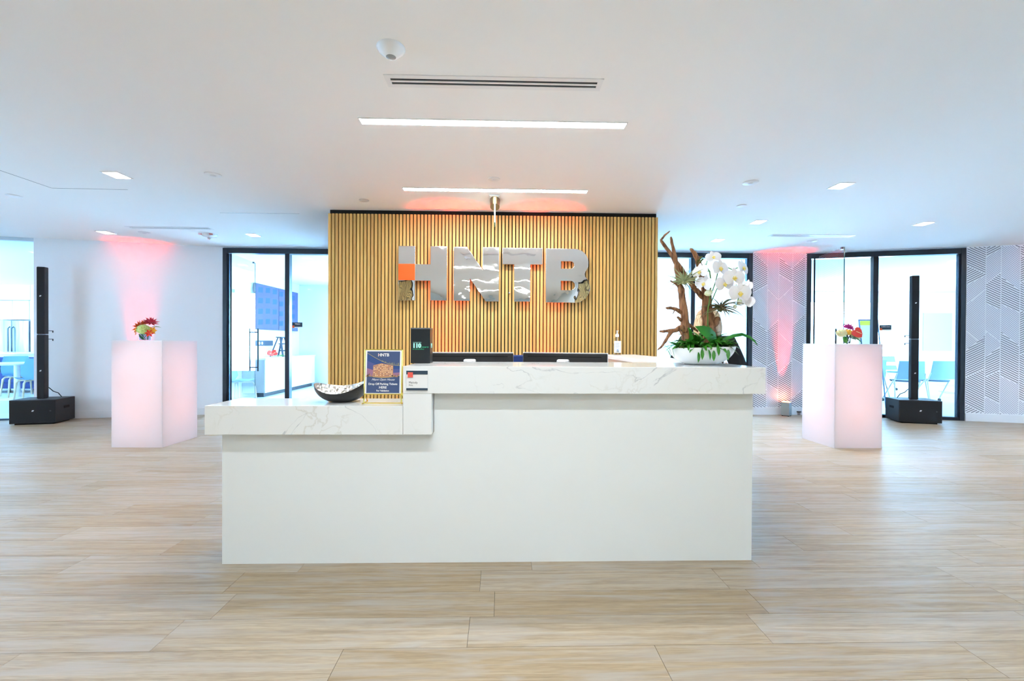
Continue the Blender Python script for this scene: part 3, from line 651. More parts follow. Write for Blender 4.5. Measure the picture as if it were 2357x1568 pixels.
for i in range(12):
    (a, fa), (c, fc) = curve1[i], curve1[i+1]; (_, ga), (_, gc) = curve2[i], curve2[i+1]
    nb = 6
    for j in range(nb):
        q0 = [fa+(ga-fa)*j/nb, fc+(gc-fc)*j/nb]; q1 = [fa+(ga-fa)*(j+1)/nb, fc+(gc-fc)*(j+1)/nb]
        PP([(Xf(a),Zf(q1[0])),(Xf(c),Zf(q1[1])),(Xf(c),Zf(q0[1])),(Xf(a),Zf(q0[0]))], 1+j//2, 2)
    PP([(Xf(a),Zf(fa)+.0012),(Xf(c),Zf(fc)+.0012),(Xf(c),Zf(fc)-.0008),(Xf(a),Zf(fa)-.0008)], 4, 4)
    PP([(Xf(a),Zf(ga)+.0008),(Xf(c),Zf(gc)+.0008),(Xf(c),Zf(gc)-.0012),(Xf(a),Zf(ga)-.0012)], 4, 4)
PP([(Xf(.19),Zf(.62)),(Xf(.19),Zf(.34)),(Xf(.44),Zf(.285)),(Xf(.80),Zf(.34)),(Xf(.80),Zf(.62)),(Xf(.45),Zf(.63))], 5, 3)
for r_ in range(7):
    for c_ in range(12):
        fx = .21+.0485*c_; top = .345-.05*max(0, 1-abs(fx-.44)/.25); fz = top+.012+(.60-top)*r_/7
        if random.random() < .85: PP([(Xf(fx),Zf(fz+.018)),(Xf(fx+.030),Zf(fz+.018)),(Xf(fx+.030),Zf(fz)),(Xf(fx),Zf(fz))], random.choice([6, 6, 7]), 4)
for k in range(26):
    fx = random.choice([random.uniform(0,.2), random.uniform(.78,1)]); fz = random.uniform(.55,.6); s_ = random.uniform(.012,.03)
    PP([(Xf(fx-s_),Zf(fz+.02)),(Xf(fx+s_),Zf(fz+.02)),(Xf(fx),Zf(fz-s_))], random.choice([5, 8]), 5)
for k in range(30):
    fx = random.uniform(.45, 1); fz = .04+.30*math.sin(math.pi/2*fx)-random.uniform(.01,.09)*(fx-.3); s_ = .012
    PP([(Xf(fx-s_),Zf(fz+.015)),(Xf(fx+s_*.3),Zf(fz+.01)),(Xf(fx+s_),Zf(fz-.02))], 9, 5)
mb.build('poster_print', [mat('poster_navy', (.055,.09,.21), .35), mat('poster_dusk_blue', (.03,.08,.26), .4), mat('poster_dusk_mid', (.08,.10,.30), .4), mat('poster_dusk_pink', (.35,.17,.28), .4), mat('poster_gold', (.62,.50,.16), .5), mat('poster_building', (.55,.26,.14), .5), mat('poster_window_lit', (.9,.68,.42), .5), mat('poster_window_dim', (.30,.20,.22), .5), mat('poster_trees', (.06,.05,.04), .6), mat('poster_palm', (.42,.38,.20), .6)], t)
pt = lambda x, f: tilt @ Vector((x, -.0042, Zf(f)))
TR = Matrix.Rotation(-th, 4, 'X') @ FACE
for s_, f, sz, bd, sh in (('HNTB', .118, .0225, .0007, 0), ('Miami Open House', .70, .0155, .0000, .45), ('Drop Off Parking Tickets', .806, .0152, .00035, 0), ('HERE', .893, .0180, .0004, 0), ('For Validation', .962, .0120, .00035, 0)):
    text(s_, sz, M['print_white'], t, pt(0, f), TR, bold=bd, shear=sh, ext=.0002)
MB().box(-.0275, -.0235, -.0052, -.0048, Zf(.118)+.0055, Zf(.118)+.0095, mtx=tilt).build('logo_square', M['orange'], t)

# black anniversary box
t = thing('gift_box', 'tall black box with teal anniversary lettering on the high counter', 'box', (-.4765, 2.79, 1.069))
MB().box(-.058, .058, -.055, .055, 0, .205).build('body', mat('box_black', (.006,.010,.014), .3), t, bevel=.0015)
MB().box(-.0585, .0585, -.0555, .0555, .205, .212).build('lid', M['silver'] if False else mat('box_lid', (.10,.11,.13), .3), t, bevel=.001)
text('CELEBRATING', .0072, M['print_teal'], t, (-.044, -.0556, .122), align='LEFT', space=1.1); text('110', .034, M['print_teal'], t, (-.046, -.0556, .094), align='LEFT', bold=.0026, space=.98)
text('years', .017, M['print_green'], t, (.006, -.0560, .0925), align='LEFT', shear=.4, space=1.15); text('OF EXCELLENCE', .0088, M['print_green'], t, (-.046, -.0556, .081), align='LEFT', space=1.05)
text('110', .034, M['print_teal'], t, (.0586, -.03, .094), Matrix.Rotation(R(90), 4, 'Z') @ FACE, align='LEFT', bold=.0022)

# hammered bowl
t = thing('hammered_bowl', 'boat-shaped black bowl with hammered silver inside on the low counter', 'bowl', (-.885, 2.575, .860), R(6))
def boat(p, a):
    k = p.z/.10; q = Vector(p); e_ = k*k; q.z += (.046*math.cos(a)**2 - .032 + .012*math.cos(a) + .013*math.sin(a))*e_; return q
NB = 14
prof_o = [(.06+.10*math.sin(math.pi/2*i/NB)-.06*(1-i/NB)**3+.0*i, .10*(1-math.cos(math.pi/2*(i/NB)))**.9) for i in range(NB+1)]
prof_o = [(.0001, 0), (.03, 0)] + [(.03+.118*math.sin(math.pi/2*i/NB), .10*(1-math.cos(math.pi/2*i/NB))) for i in range(1, NB+1)]
MB().lathe(prof_o, 64, sx=1.0, sy=.80, fn=boat, captop=False).build('outer_shell', M['hammer_out'], t, smooth=60)
prof_i = [(r_*(.955+.045*(z/.10)), max(z, .006)+.0008) for r_, z in prof_o]
MB().lathe(prof_i, 64, sx=1.0, sy=.80, fn=boat, captop=False).build('inner_lining', M['hammer_in'], t, smooth=60)

# sanitizer bottle
t = thing('pump_bottle', 'clear pump sanitizer bottle with white label on the side counter', 'bottle', (1.185, 4.58, 1.069), R(-4))
sq = lambda p, a: Vector((p.x*(1/max(abs(math.cos(a)), abs(math.sin(a))))**.75, p.y*(1/max(abs(math.cos(a)), abs(math.sin(a))))**.75, p.z))
MB().lathe([(.0001,.001),(.040,.001),(.042,.006),(.042,.15),(.038,.168),(.018,.180),(.014,.186)], 32, sy=.7, fn=sq).build('bottle_body', M['clear'], t, smooth=50)
MB().lathe([(.0001,.004),(.038,.004),(.0385,.12),(.0001,.121)], 32, sy=.7, fn=sq).build('gel', M['water'], t, smooth=50)
MB().lathe([(.0001,.185),(.017,.185),(.019,.200),(.017,.212),(.009,.217),(.006,.228),(.006,.242),(.009,.244),(.009,.25),(.0001,.251)], 20).box(-.007, .007, -.045, 0, .242, .249).tube([(0, 0, .03), (0, 0, .19)], .003, 8).build('pump', M['white'], t, smooth=40)
lb = MB().box(-.036, .034, -.0335, -.0325, .025, .145).build('paper_label', M['print_white'], t)
mb = MB()
for i in range(7): mb.box(-.024, -.024+random.uniform(.03,.045), -.0342, -.0335, .125-i*.009, .127-i*.009)
mb.build('printed_lines', mat('label_print', (.45,.45,.55), .6), lb); MB().box(-.010, .008, -.0342, -.0335, .050, .058).build('blue_mark', mat('label_blue', (.1,.3,.6), .5), lb)
mb = MB()
for i in range(9): mb.box(-.012+i*.0028, -.0105+i*.0028, -.0342, -.0335, .032, .046)
mb.build('bar_marks', M['print_black'], lb)

# monitors
def monitor(loc, rz, label):
    t = thing('monitor', label, 'monitor', loc, rz, 'monitors behind the desk')
    MB().box(-.31, .31, -.004, .010, .02, .385).build('screen', M['screen'], t); MB().box(-.312, .312, -.014, -.004, .018, .388).build('rim', M['silver'], t, bevel=.002)
    MB().box(-.310, .310, -.032, -.014, .022, .384).build('back_cover', M['bezel'], t, bevel=.008); MB().box(-.27, .27, -.0335, -.032, .355, .361).build('vent_slot', M['blackmatte'], t)
    MB().box(-.045, .045, -.075, -.032, .26, .34).build('hinge', M['silver'], t, bevel=.012); MB().box(-.022, .022, -.105, -.078, .012, .33).build('neck', M['silver'], t, bevel=.005); MB().box(-.11, .11, -.17, .05, 0, .012).build('foot', M['silver'], t, bevel=.004)
    return t
monitor((-.215, 3.30, .7355), R(0), 'left black monitor seen from behind over the high counter, facing away'); monitor((.470, 3.30, .7355), R(-20), 'right black monitor turned sideways, seen from behind over the high counter')
# reception chair
t = thing('office_chair', 'navy office chair whose back peeks between the two monitors', 'chair', (.22, 4.05, 0), R(185))
MB().box(-.24, .24, -.22, .24, .45, .52).build('seat', M['navy'], t, bevel=.03)
mb = MB().prism([(-.22,.58),(.22,.58),(.24,.85),(.20,1.04),(.12,1.075),(-.12,1.075),(-.20,1.04),(-.24,.85)], -.03, .03, mtx=Matrix.Translation((0, -.26, 0)) @ FACE); mb.build('backrest', M['navy'], t, bevel=.015)
MB().bar((0, -.25, .62), (0, -.10, .44), .05, .03).build('back_bar', M['caster'], t); MB().tube([(0, 0, .10), (0, 0, .45)], .03, 12).build('column', M['caster'], t)
for k in range(5):
    a = R(72*k+20); c_, s_ = math.cos(a), math.sin(a); MB().bar((0, 0, .10), (.28*c_, .28*s_, .07), .04, .03).build('leg', M['caster'], t); MB().lathe([(.0001,-.02),(.028,-.02),(.028,.02),(.0001,.02)], 16, (.28*c_, .28*s_, .028)).build('caster', M['caster'], t)

# ================================================================== PEDESTALS
def pedestal(loc, rz, h, label, s=.565):
    t = thing('display_pedestal', label, 'pedestal', loc, rz, 'white acrylic display pedestals'); k = s/2; e = .008
    MB().box(-k, k, -k, -k+e, 0, h-e).build('front_sheet', M['opal'], t); MB().box(-k, k, k-e, k, 0, h-e).build('rear_sheet', M['opal'], t)
    MB().box(-k, -k+e, -k+e, k-e, 0, h-e).build('side_sheet', M['opal'], t); MB().box(k-e, k, -k+e, k-e, 0, h-e).build('side_sheet', M['opal'], t); MB().box(-k, k, -k, k, h-e, h).build('top_sheet', M['white'], t)
    d = bpy.data.lights.new('pedestal_lamp', 'POINT'); d.energy = 1.9; d.color = (1, .44, .36); d.shadow_soft_size = .2
    for z in (.40, .86):
        o = bpy.data.objects.new('pedestal_lamp', d); C.objects.link(o); o.parent = t; o.location = (0, .02, z)
    return t
PLC = Vector((-4.035, 5.455, 0)); PRC = Vector((4.10, 5.372, 0))
pedestal(PLC, R(-1.5), 1.194, 'glowing white pedestal on the left carrying a red and green bouquet'); pedestal(PRC, R(0), 1.196, 'glowing white pedestal on the right carrying a coral anthurium bouquet', .555)

# flowers
def star_bloom(name, parent, c, r_, n, material, dirv=(0,-.4,1), wd=.3, layers=2):
    mb = MB(); q = Vector(dirv).normalized().to_track_quat('Z', 'Y')
    for l in range(layers):
        for k in range(n):
            a = 2*math.pi*(k+.5*l)/n; el = .25+.5*l; ln = r_*(1-.2*l)
            d = Vector((math.cos(a)*math.cos(el), math.sin(a)*math.cos(el), math.sin(el))); sd = Vector((-math.sin(a), math.cos(a), 0))
            p = [Vector((0,0,0)), d*ln*.5+sd*ln*wd*.5, d*ln, d*ln*.5-sd*ln*wd*.5, d*ln*.45+Vector((0,0,-.12*ln))]
            mb.add([q @ x + Vector(c) for x in p], [(0,1,4),(1,2,4),(2,3,4),(3,0,4)])
    return mb.build(name, material, parent)
def pompon(name, parent, c, r_, material, sq_=(1,1,.85), n=60):
    mb = MB(); mb.lathe([(r_*.85*math.sin(math.pi*i/8)+.0001, -r_*.8*math.cos(math.pi*i/8)) for i in range(9)], 14, c)
    for k in range(n):
        z = 1-2*(k+.5)/n; a = k*2.39996; rr = math.sqrt(1-z*z); d = Vector((rr*math.cos(a), rr*math.sin(a), z)); u = d.orthogonal().normalized(); v = d.cross(u); o_ = Vector((d.x*r_*sq_[0], d.y*r_*sq_[1], d.z*r_*sq_[2])) + Vector(c); s_ = r_*.2
        mb.add([o_+u*s_-d*s_*.4, o_+v*s_-d*s_*.2, o_-u*s_-d*s_*.4, o_-v*s_-d*s_*.2, o_+d*s_*.1], [(0,1,4),(1,2,4),(2,3,4),(3,0,4)])
    return mb.build(name, material, parent)
def heart_spathe(parent, c, s_, rotm, material):
    pts = [(0,-.9),(.45,-.55),(.8,0),(.85,.45),(.6,.8),(.25,.85),(0,.6),(-.25,.85),(-.6,.8),(-.85,.45),(-.8,0),(-.45,-.55)]
    mb = MB(); mb.prism([(x*s_, y*s_) for x, y in pts], 0, .004, mtx=Matrix.Translation(c) @ rotm); o = mb.build('anthurium_spathe', material, parent, bevel=.001)
    MB().tube([Matrix.Translation(c) @ rotm @ Vector((0, .35*s_, .006)), Matrix.Translation(c) @ rotm @ Vector((.15*s_, -.35*s_, .03))], [.004, .0025], 8).build('spadix', mat('spadix', (.85,.62,.25), .5), o)
    return o
Mf = dict(lime=mottled('hydrangea_lime', (.42,.62,.14), (.75,.78,.30), 60, .7), red=mat('crimson_bloom', (.55,.02,.06), .5), orange=mat('orange_bloom', (.72,.10,.01), .5), peach=mat('peach_bloom', (.95,.45,.20), .5), yellow=mat('yellow_bloom', (.95,.48,.04), .5), magenta=mat('magenta_bloom', (.55,.04,.30), .5), coral=mat('coral_spathe', (.85,.05,.03), .25), cream=mottled('hydrangea_cream', (.62,.68,.36), (.88,.62,.32), 50, .7))
g = 'flower arrangements on pedestals'
t = thing('flower_arrangement', 'small bouquet of red star blooms and lime hydrangea on left pedestal', 'flowers', (PLC.x-.04, PLC.y-.12, 1.194), 0, g)
MB().lathe([(.0001,.002),(.055,.002),(.062,.075),(.058,.075),(.052,.008),(.0001,.007)], 28).build('glass_vase', M['vaseglass'], t, smooth=40)
mb = MB()
for k in range(7): mb.tube([(.03*math.cos(k), .03*math.sin(k), .01), (.045*math.cos(k*2.1), .045*math.sin(k*2.1), .10)], .003, 6)
mb.build('stems', M['stem'], t)
pompon('hydrangea', t, (.005, -.03, .125), .072, Mf['lime'], (1.05,.8,.75), 70)
star_bloom('star_bloom', t, (-.06, 0, .165), .095, 9, Mf['orange'], (-.5,-.5,.6)); star_bloom('star_bloom', t, (-.01, .01, .19), .075, 8, Mf['orange'], (0,-.4,1)); star_bloom('star_bloom', t, (.06, .01, .205), .085, 9, Mf['red'], (.45,-.35,.7)); star_bloom('star_bloom', t, (.02, .02, .215), .06, 8, Mf['red'], (-.2,-.2,1))
star_bloom('lily', t, (-.085, -.02, .10), .05, 6, Mf['peach'], (-.9,-.5,-.1), .5, 1); star_bloom('lily', t, (-.055, -.045, .125), .045, 6, Mf['yellow'], (-.5,-.8,.2), .5); star_bloom('lily', t, (.095, -.02, .115), .05, 6, Mf['yellow'], (.9,-.5,.1), .5); star_bloom('lily', t, (.08, -.045, .085), .05, 6, Mf['coral'], (.7,-.7,-.2), .5, 1)
lf = leaf_mesh('leaf', M['green'], .09, .05, .3)
for rx, ry, rz_, p in ((-1.9, .3, 2.6, (-.03, -.05, .075)), (.3, .2, -1.0, (.06, .01, .15)), (.2, 0, .9, (-.05, .03, .12))):
    o = obj('leaf', lf, t, loc=p); o.rotation_euler = (rx, ry, rz_)
t = thing('flower_arrangement', 'small bouquet with coral anthurium and magenta bloom on right pedestal', 'flowers', (PRC.x-.02, PRC.y-.12, 1.196), 0, g)
MB().prism([(-.058,-.058),(.058,-.058),(.058,.058),(-.058,.058)], .002, .09).build('glass_vase', M['vaseglass'], t, bevel=.004)
mb = MB()
for k in range(14): mb.tube([(.03*math.cos(k*1.3), .035*math.sin(k*1.3), .006), (.045*math.cos(k*2.1), .045*math.sin(k*2.1), .11)], .0045, 6)
mb.build('stems', mat('vase_stems', (.10,.10,.09), .6), t)
pompon('hydrangea', t, (-.085, -.03, .125), .060, Mf['cream'], (1.1,.8,.8)); pompon('hydrangea', t, (.105, 0, .11), .072, Mf['cream'], (.9,.8,1)); pompon('rose', t, (-.015, -.045, .135), .042, Mf['yellow'], (1,1,.9), 30)
star_bloom('star_bloom', t, (.015, 0, .185), .09, 8, Mf['magenta'], (.05,-.5,.9), .4); heart_spathe(t, (.06, -.085, .125), .072, Matrix.Rotation(R(-40), 4, 'Y') @ Matrix.Rotation(R(80), 4, 'X'), Mf['coral'])
for rx, ry, rz_, p in ((-.9, .3, 2.3, (-.05, -.03, .085)), (-.5, .2, -2.4, (.06, -.04, .07)), (.5, 0, .3, (.02, .0, .15))):
    o = obj('leaf', lf, t, loc=p); o.rotation_euler = (rx, ry, rz_)

# ================================================================== COLUMN SPEAKERS
def speaker(loc, rz, label, side):
    t = thing('column_speaker', label, 'speaker', loc, rz, 'black column loudspeakers')
    W, D, Hh = .54, .40, .35
    sub = MB().box(-W/2, W/2, 0, D, .018, Hh).build('subwoofer', M['plastic_black'], t, bevel=.006)
    MB().box(-W/2+.012, W/2-.012, -.004, 0, .03, Hh-.012).build('front_grille', M['grille'], sub)
    MB().box(-W/2+.05, W/2-.05, .02, D-.04, 0, .018).build('plinth', M['blackmatte'], sub)
    mark(sub, (0, -.0045, .195), .030)
    for s_ in (-1, 1): MB().box(s_*W/2-.003, s_*W/2+.003, .15, .27, .205, .24).build('handle_recess', M['blackmatte'], sub)
    MB().lathe([(.011,0),(.011,.0015),(.009,.0015)], 20).build('port_ring', M['caster'], sub, loc=(W/2-.07, -.005, .19)).rotation_euler = (R(90), 0, 0)
    cx, cy = side*.0, .20
    for a, b_ in ((Hh, 1.27), (1.275, 2.245)):
        c_ = MB().box(cx-.048, cx+.048, cy-.05, cy+.035, a, b_).build('column_module', M['plastic_black'], t, bevel=.01)
        MB().box(cx-.043, cx+.043, cy-.0525, cy-.05, a+.01, b_-.01).build('column_grille', M['grille'], c_)
        MB().box(cx-.03, cx+.03, cy+.035, cy+.062, a+.14, b_-.10).build('rear_rail', M['plastic_black'], c_, bevel=.008)
        mark(c_, (cx, cy-.053, a+.40 if a < 1 else a+.55), .026)
    MB().box(cx-.066, cx+.066, cy-.02, cy-.01, 1.265, 1.28).build('coupling_pin', M['steel'], t)
    for z in (1.33, 1.21): MB().box(cx+.05*side-.005+.05*side, cx+.05*side+.05*side+.005, cy+.02, cy+.03, z-.03, z).box(min(cx, cx+.1*side), max(cx, cx+.1*side), cy+.02, cy+.03, z-.008, z).build('bracket_hook', M['caster'], t)
    MB().tube([(cx+.03*side, cy+.06, .50), (cx+.06*side, cy+.10, .44), (cx+.11*side, cy+.12, .41), (cx+.14*side, cy+.14, Hh)], .006, 8).build('cable', M['caster'], t, smooth=True)
    return t
def mark(parent, loc, s_):
    x, y, z = loc; mb = MB()
    for dx, pts in ((0, [(-.5,-.35),(-.15,-.35),(.1,.35),(-.2,.35)]), (0, [(-.05,-.35),(.2,-.35),(.3,-.05),(.1,0)]), (0, [(.12,.05),(.35,.0),(.5,.35),(.2,.35)])):
        mb.add([(x+a*s_, y-.0005, z+b_*s_) for a, b_ in pts], [(0,1,2,3)])
    mb.build('badge', M['print_white'], parent)
speaker((-6.56, 6.565, 0), R(14), 'tall black column speaker on a subwoofer against the plain left wall', 1)
speaker((6.304, 6.651, 0), R(-17), 'tall black column speaker on a subwoofer before the right glass front', -1)

# ================================================================== ORCHID PLANTER
PX0, PY0, PZ0 = 1.208, 2.70, 1.069; K = .00262
pl = thing('orchid_planter', 'white boat-shaped planter with driftwood, white orchids and air plants on the desk', 'plant', (PX0, PY0, PZ0))
def P3(px, py, d=0): return Vector(((px-1605)*K, d, (841-py)*K))
def bowlfn(p, a):
    q = Vector(p); k = q.z/.104; q.z += .006*math.cos(a)*k; q.x += .012*k*math.cos(a) if math.cos(a) > 0 else 0; return q
bp_ = [(.0001, 0), (.055, 0)] + [(.055+.135*math.sin(math.pi/2*i/12), .104*(1-math.cos(math.pi/2*i/12))**.95) for i in range(1, 13)]
MB().lathe(bp_ + [(r_-.006, z+.001) for r_, z in bp_[-1:-5:-1]], 64, sy=.62, fn=bowlfn).build('bowl', M['white'], pl, smooth=50)
so = MB().lathe([(.0001,.098),(.10,.096),(.176,.086)], 40, sy=.6).build('soil', M['soil'], pl, smooth=True)
mb = MB()
for k in range(46):
    a = random.uniform(0, 6.28); r_ = random.uniform(0, 1)**.5; mb.lathe([(.0001,-.008),(.014,-.002),(.012,.006),(.0001,.010)], 7, (.15*r_*math.cos(a), .09*r_*math.sin(a), .098))
mb.build('moss', M['moss'], pl, smooth=True)['kind'] = 'stuff'
def branch(pts, r0, r1, depths=None, name='driftwood_branch'):
    n = len(pts); ds = depths or [0]*n; P = [P3(x, y, d) for (x, y), d in zip(pts, ds)]
    # resample with little kinks
    Q = []; rr = []
    for i in range(n-1):
        for j in range(3):
            t_ = j/3; Q.append(P[i].lerp(P[i+1], t_) + Vector([random.uniform(-.0014, .0014) for _ in range(3)])); rr.append((r0+(r1-r0)*(i+t_)/(n-1))*random.uniform(.88, 1.12)*K)
    Q.append(P[-1]); rr.append(r1*K*.6)
    return MB().tube(Q, rr, 9).build(name, M['drift'], pl, smooth=60)
branch([(1573,800),(1567,754),(1565,726),(1560,693),(1555,670),(1551,659),(1549,641),(1545,624),(1542,607),(1537,585),(1531,563),(1528,552)], 10.5, 2.6, [.0,.0,.0,.0,-.01,-.01,-.01,-.01,-.015,-.02,-.02,-.03])
branch([(1545,613),(1530,591),(1512,570),(1504,560),(1512,550),(1523,541)], 5, 1.6, [-.01,-.02,-.03,-.04,-.045,-.05])
branch([(1543,607),(1558,624),(1569,637),(1584,659),(1601,676),(1612,690)], 5, 6, [-.01,0,.01,.01,.02,.02])
branch([(1561,724),(1541,715),(1528,713),(1515,713)], 5, 2.5, [0,-.02,-.03,-.05]); branch([(1541,715),(1536,722),(1533,727)], 2, .8, [-.02,-.03,-.03]); branch([(1558,741),(1550,736),(1544,733)], 4, 2.5, [0,-.02,-.03]); branch([(1551,663),(1538,657),(1525,651)], 3.5, 1.4, [-.01,-.03,-.04])
branch([(1585,785),(1573,768),(1554,756),(1539,763),(1523,765),(1500,766)], 9, 3, [0,-.01,-.03,-.04,-.05,-.06]); branch([(1530,764),(1512,789),(1503,801),(1493,808)], 4.5, 1.5, [-.045,-.06,-.07,-.08]); branch([(1548,757),(1548,768),(1550,775)], 3, 1.4, [-.03,-.05,-.06])
branch([(1633,800),(1630,769),(1627,748),(1622,720),(1620,693),(1617,667),(1612,641),(1601,618),(1593,598),(1584,585),(1574,578)], 17, 3.5, [.03,.03,.03,.03,.02,.02,.02,.01,.0,-.01,-.02]); branch([(1625,760),(1640,742),(1645,732)], 12, 6, [.02,.01,0]); branch([(1570,745),(1580,752),(1600,765)], 4, 3, [0,.01,.02])
mb = MB()
for c_ in ((1598,612,0), (1597,600,-.01), (1601,625,0), (1622,766,.0), (1616,770,-.02)):
    for k in range(10): p = P3(c_[0]+random.uniform(-6,6), c_[1]+random.uniform(-6,6), c_[2]+random.uniform(-.02,.005)); mb.lathe([(.0001,-.006),(.007,0),(.0001,.006)], 6, p)
mb.build('branch_moss', M['moss'], pl)['kind'] = 'stuff'
# leaves
lm = [leaf_mesh('leaf', M['green'], L_, wd, b_) for L_, wd, b_ in ((.072,.023,.35), (.060,.021,.2), (.080,.024,.55), (.055,.022,.1))]
for i in range(200):
    a = random.uniform(0, 2*math.pi); r_ = random.uniform(.25, 1); x = .16*r_*math.cos(a); y_ = .088*r_*math.sin(a)
    o = obj('leaf', random.choice(lm), pl, loc=(x, y_, .104+random.uniform(0, .085)*(1.2-r_)))
    o.rotation_euler = Euler((random.uniform(-.25, .95), random.uniform(-.4, .4), a-math.pi/2+random.uniform(-.8, .8)))
for px, py, d, rz_, rx in ((1578,812,-.118,.3,-1.4), (1586,805,-.12,-.2,-1.3), (1600,806,-.12,.5,-1.2), (1612,808,-.12,-.4,-1.3), (1530,806,-.05,1.2,-1.2), (1518,805,-.04,1.5,-.9), (1648,806,-.1,-.5,-1.2), (1620,797,-.12,0,-1.1), (1512,795,-.02,1.4,-.5)):
    o = obj('leaf', lm[1], pl, loc=P3(px, py, d)); o.rotation_euler = Euler((rx, 0, math.pi+rz_))
big = MB(); NQ = 8
def strap(mbq, pts, wd, updir=(0,0,1), name='orchid_leaf', cup=.15):
    vs = []; n = len(pts)
    for i, p in enumerate(pts):
        p = Vector(p); d = (Vector(pts[min(i+1, n-1)])-Vector(pts[max(i-1, 0)])).normalized(); sd = d.cross(Vector(updir)).normalized(); nn = sd.cross(d); w_ = wd*(math.sin(math.pi*min(1, .15+.85*i/(n-1)))**.6 if i < n-1 else .05)
        vs += [p-sd*w_+nn*w_*cup, p, p+sd*w_+nn*w_*cup, p-nn*.002]
    fs = []
    for i in range(n-1):
        a, b_ = i*4, i*4+4; fs += [(a, a+1, b_+1, b_), (a+1, a+2, b_+2, b_+1), (a, b_, b_+3, a+3), (a+3, b_+3, b_+2, a+2)]
    mbq.add(vs, fs); return mbq.build(name, M['green2'], pl, smooth=70)
strap(MB(), [P3(1626,792,-.06), P3(1616,779,-.085), P3(1604,769,-.10), P3(1590,762,-.105), P3(1574,755,-.10)], .036, (0,-1,.25), cup=-.1)
strap(MB(), [P3(1640,792,-.03), P3(1655,782,-.035), P3(1672,775,-.04), P3(1690,772,-.045), P3(1706,778,-.05), P3(1717,788,-.055), P3(1723,797,-.06)], .012, (0,-.8,.6))
strap(MB(), [P3(1560,800,-.03), P3(1572,780,-.06), P3(1566,764,-.075), P3(1560,757,-.085)], .012, (0,-1,.3))
# stems
def stem(pts, r_): MB().tube([P3(x, y, d) for x, y, d in pts], r_*K, 7).build('orchid_stem', M['stem'], pl, smooth=True)
stem([(1624,770,-.03),(1612,750,-.04),(1611,720,-.045),(1615,690,-.05),(1617,655,-.05),(1613,632,-.055),(1601,615,-.06)], 1.6)
stem([(1617,650,-.05),(1600,655,-.06),(1592,660,-.07)], 1); stem([(1615,630,-.05),(1595,632,-.06),(1588,632,-.07)], 1); stem([(1604,617,-.06),(1607,605,-.06),(1612,600,-.065)], 1)
stem([(1625,690,.01),(1632,655,-.02),(1636,625,-.04),(1648,619,-.05),(1664,627,-.06),(1674,623,-.07)], 1.3); stem([(1664,627,-.06),(1672,645,-.06),(1680,662,-.06),(1692,662,-.06)], 1.1); stem([(1672,660,-.06),(1678,690,-.06),(1674,706,-.06)], 1); stem([(1617,672,-.05),(1610,676,-.06),(1605,680,-.07)], 1); stem([(1626,700,0),(1632,670,-.04),(1640,650,-.05),(1658,648,-.06)], 1.2)
# orchid flowers
def petal(length, width, cup=.12, n=5):
    mb = MB(); vs = []
    for i in range(n+1):
        t_ = i/n; w_ = width*.5*(math.sin(math.pi*min(1, .12+.80*t_))**.65) if i < n else width*.12
        z = cup*length*math.sin(math.pi*t_*.9)
        vs += [(-w_, length*t_, z-.10*w_), (-w_*.5, length*t_, z), (0, length*t_, z+.02*w_), (w_*.5, length*t_, z), (w_, length*t_, z-.10*w_)]
    mb.add(vs, [(i*5+k, i*5+k+1, i*5+k+6, i*5+k+5) for i in range(n) for k in range(4)]); return mb
sep = MB()
for a in (0, 125, -125):
    b_ = petal(.050, .030); rm_ = Matrix.Rotation(R(a), 4, 'Z'); sep.add([rm_ @ Vector(v) for v in b_.v], b_.f)
sep_me = sep.mesh('orchid_flower', M['petal'], True)
pb = petal(.055, .066, .06); pet_me = {}
for sgn in (1, -1):
    q_ = MB(); rm_ = Matrix.Translation((0, 0, .004)) @ Matrix.Rotation(R(-82*sgn), 4, 'Z'); q_.add([rm_ @ Vector(v) for v in pb.v], pb.f); pet_me[sgn] = q_.mesh('petal', M['petal'], True)
lip = MB(); lip.lathe([(.0001,.002),(.009,.004),(.008,.012),(.0001,.017)], 10, (0, .001, .004)); lip.lathe([(.0001,.004),(.010,.008),(.007,.014),(.0001,.016)], 8, (0, -.013, .004), sy=1.3)
for s_ in (-1, 1): lip.lathe([(.0001,0),(.006,.004),(.005,.012),(.0001,.014)], 8, (s_*.010, -.006, .006))
lip.v = [(x*.72, y_*.72, z*.8) for x, y_, z in lip.v]
lip_me = lip.mesh('lip', M['lip'], True)
def flower(px, py, d, face, roll=0, s_=1):
    o = obj('orchid_flower', sep_me, pl, loc=P3(px, py, d)); q = Vector(face).normalized().to_track_quat('Z', 'Y'); o.rotation_euler = (q.to_matrix().to_4x4() @ Matrix.Rotation(roll, 4, 'Z')).to_euler(); o.scale = (s_*1.12,)*3
    # make local +Y point upwards
    z = Vector(face).normalized(); x = Vector((0, 0, 1)).cross(z).normalized(); y_ = z.cross(x); mt = Matrix((x, y_, z)).transposed() @ Matrix.Rotation(roll, 3, 'Z'); o.rotation_euler = mt.to_euler()
    for sg in (1, -1): obj('petal', pet_me[sg], o)
    obj('lip', lip_me, o)
for a in ((1617,601,-.075,(-.15,-.9,.35),.2,.75), (1630,626,-.085,(.35,-.9,.1),-.1,1), (1587,634,-.085,(-.95,-.45,.1),.1,.9), (1597,660,-.08,(-.85,-.6,.1),-.25,.9), (1640,660,-.085,(.15,-1,.0),.1,.98), (1659,647,-.10,(.05,-1,.05),0,1.05), (1684,624,-.07,(.6,-.8,.2),-.1,.95), (1672,681,-.10,(.03,-1,.0),0,1.12), (1695,664,-.06,(.9,.3,-.2),.2,.75), (1696,697,-.05,(.7,.7,-.2),.2,.85)): flower(*a)
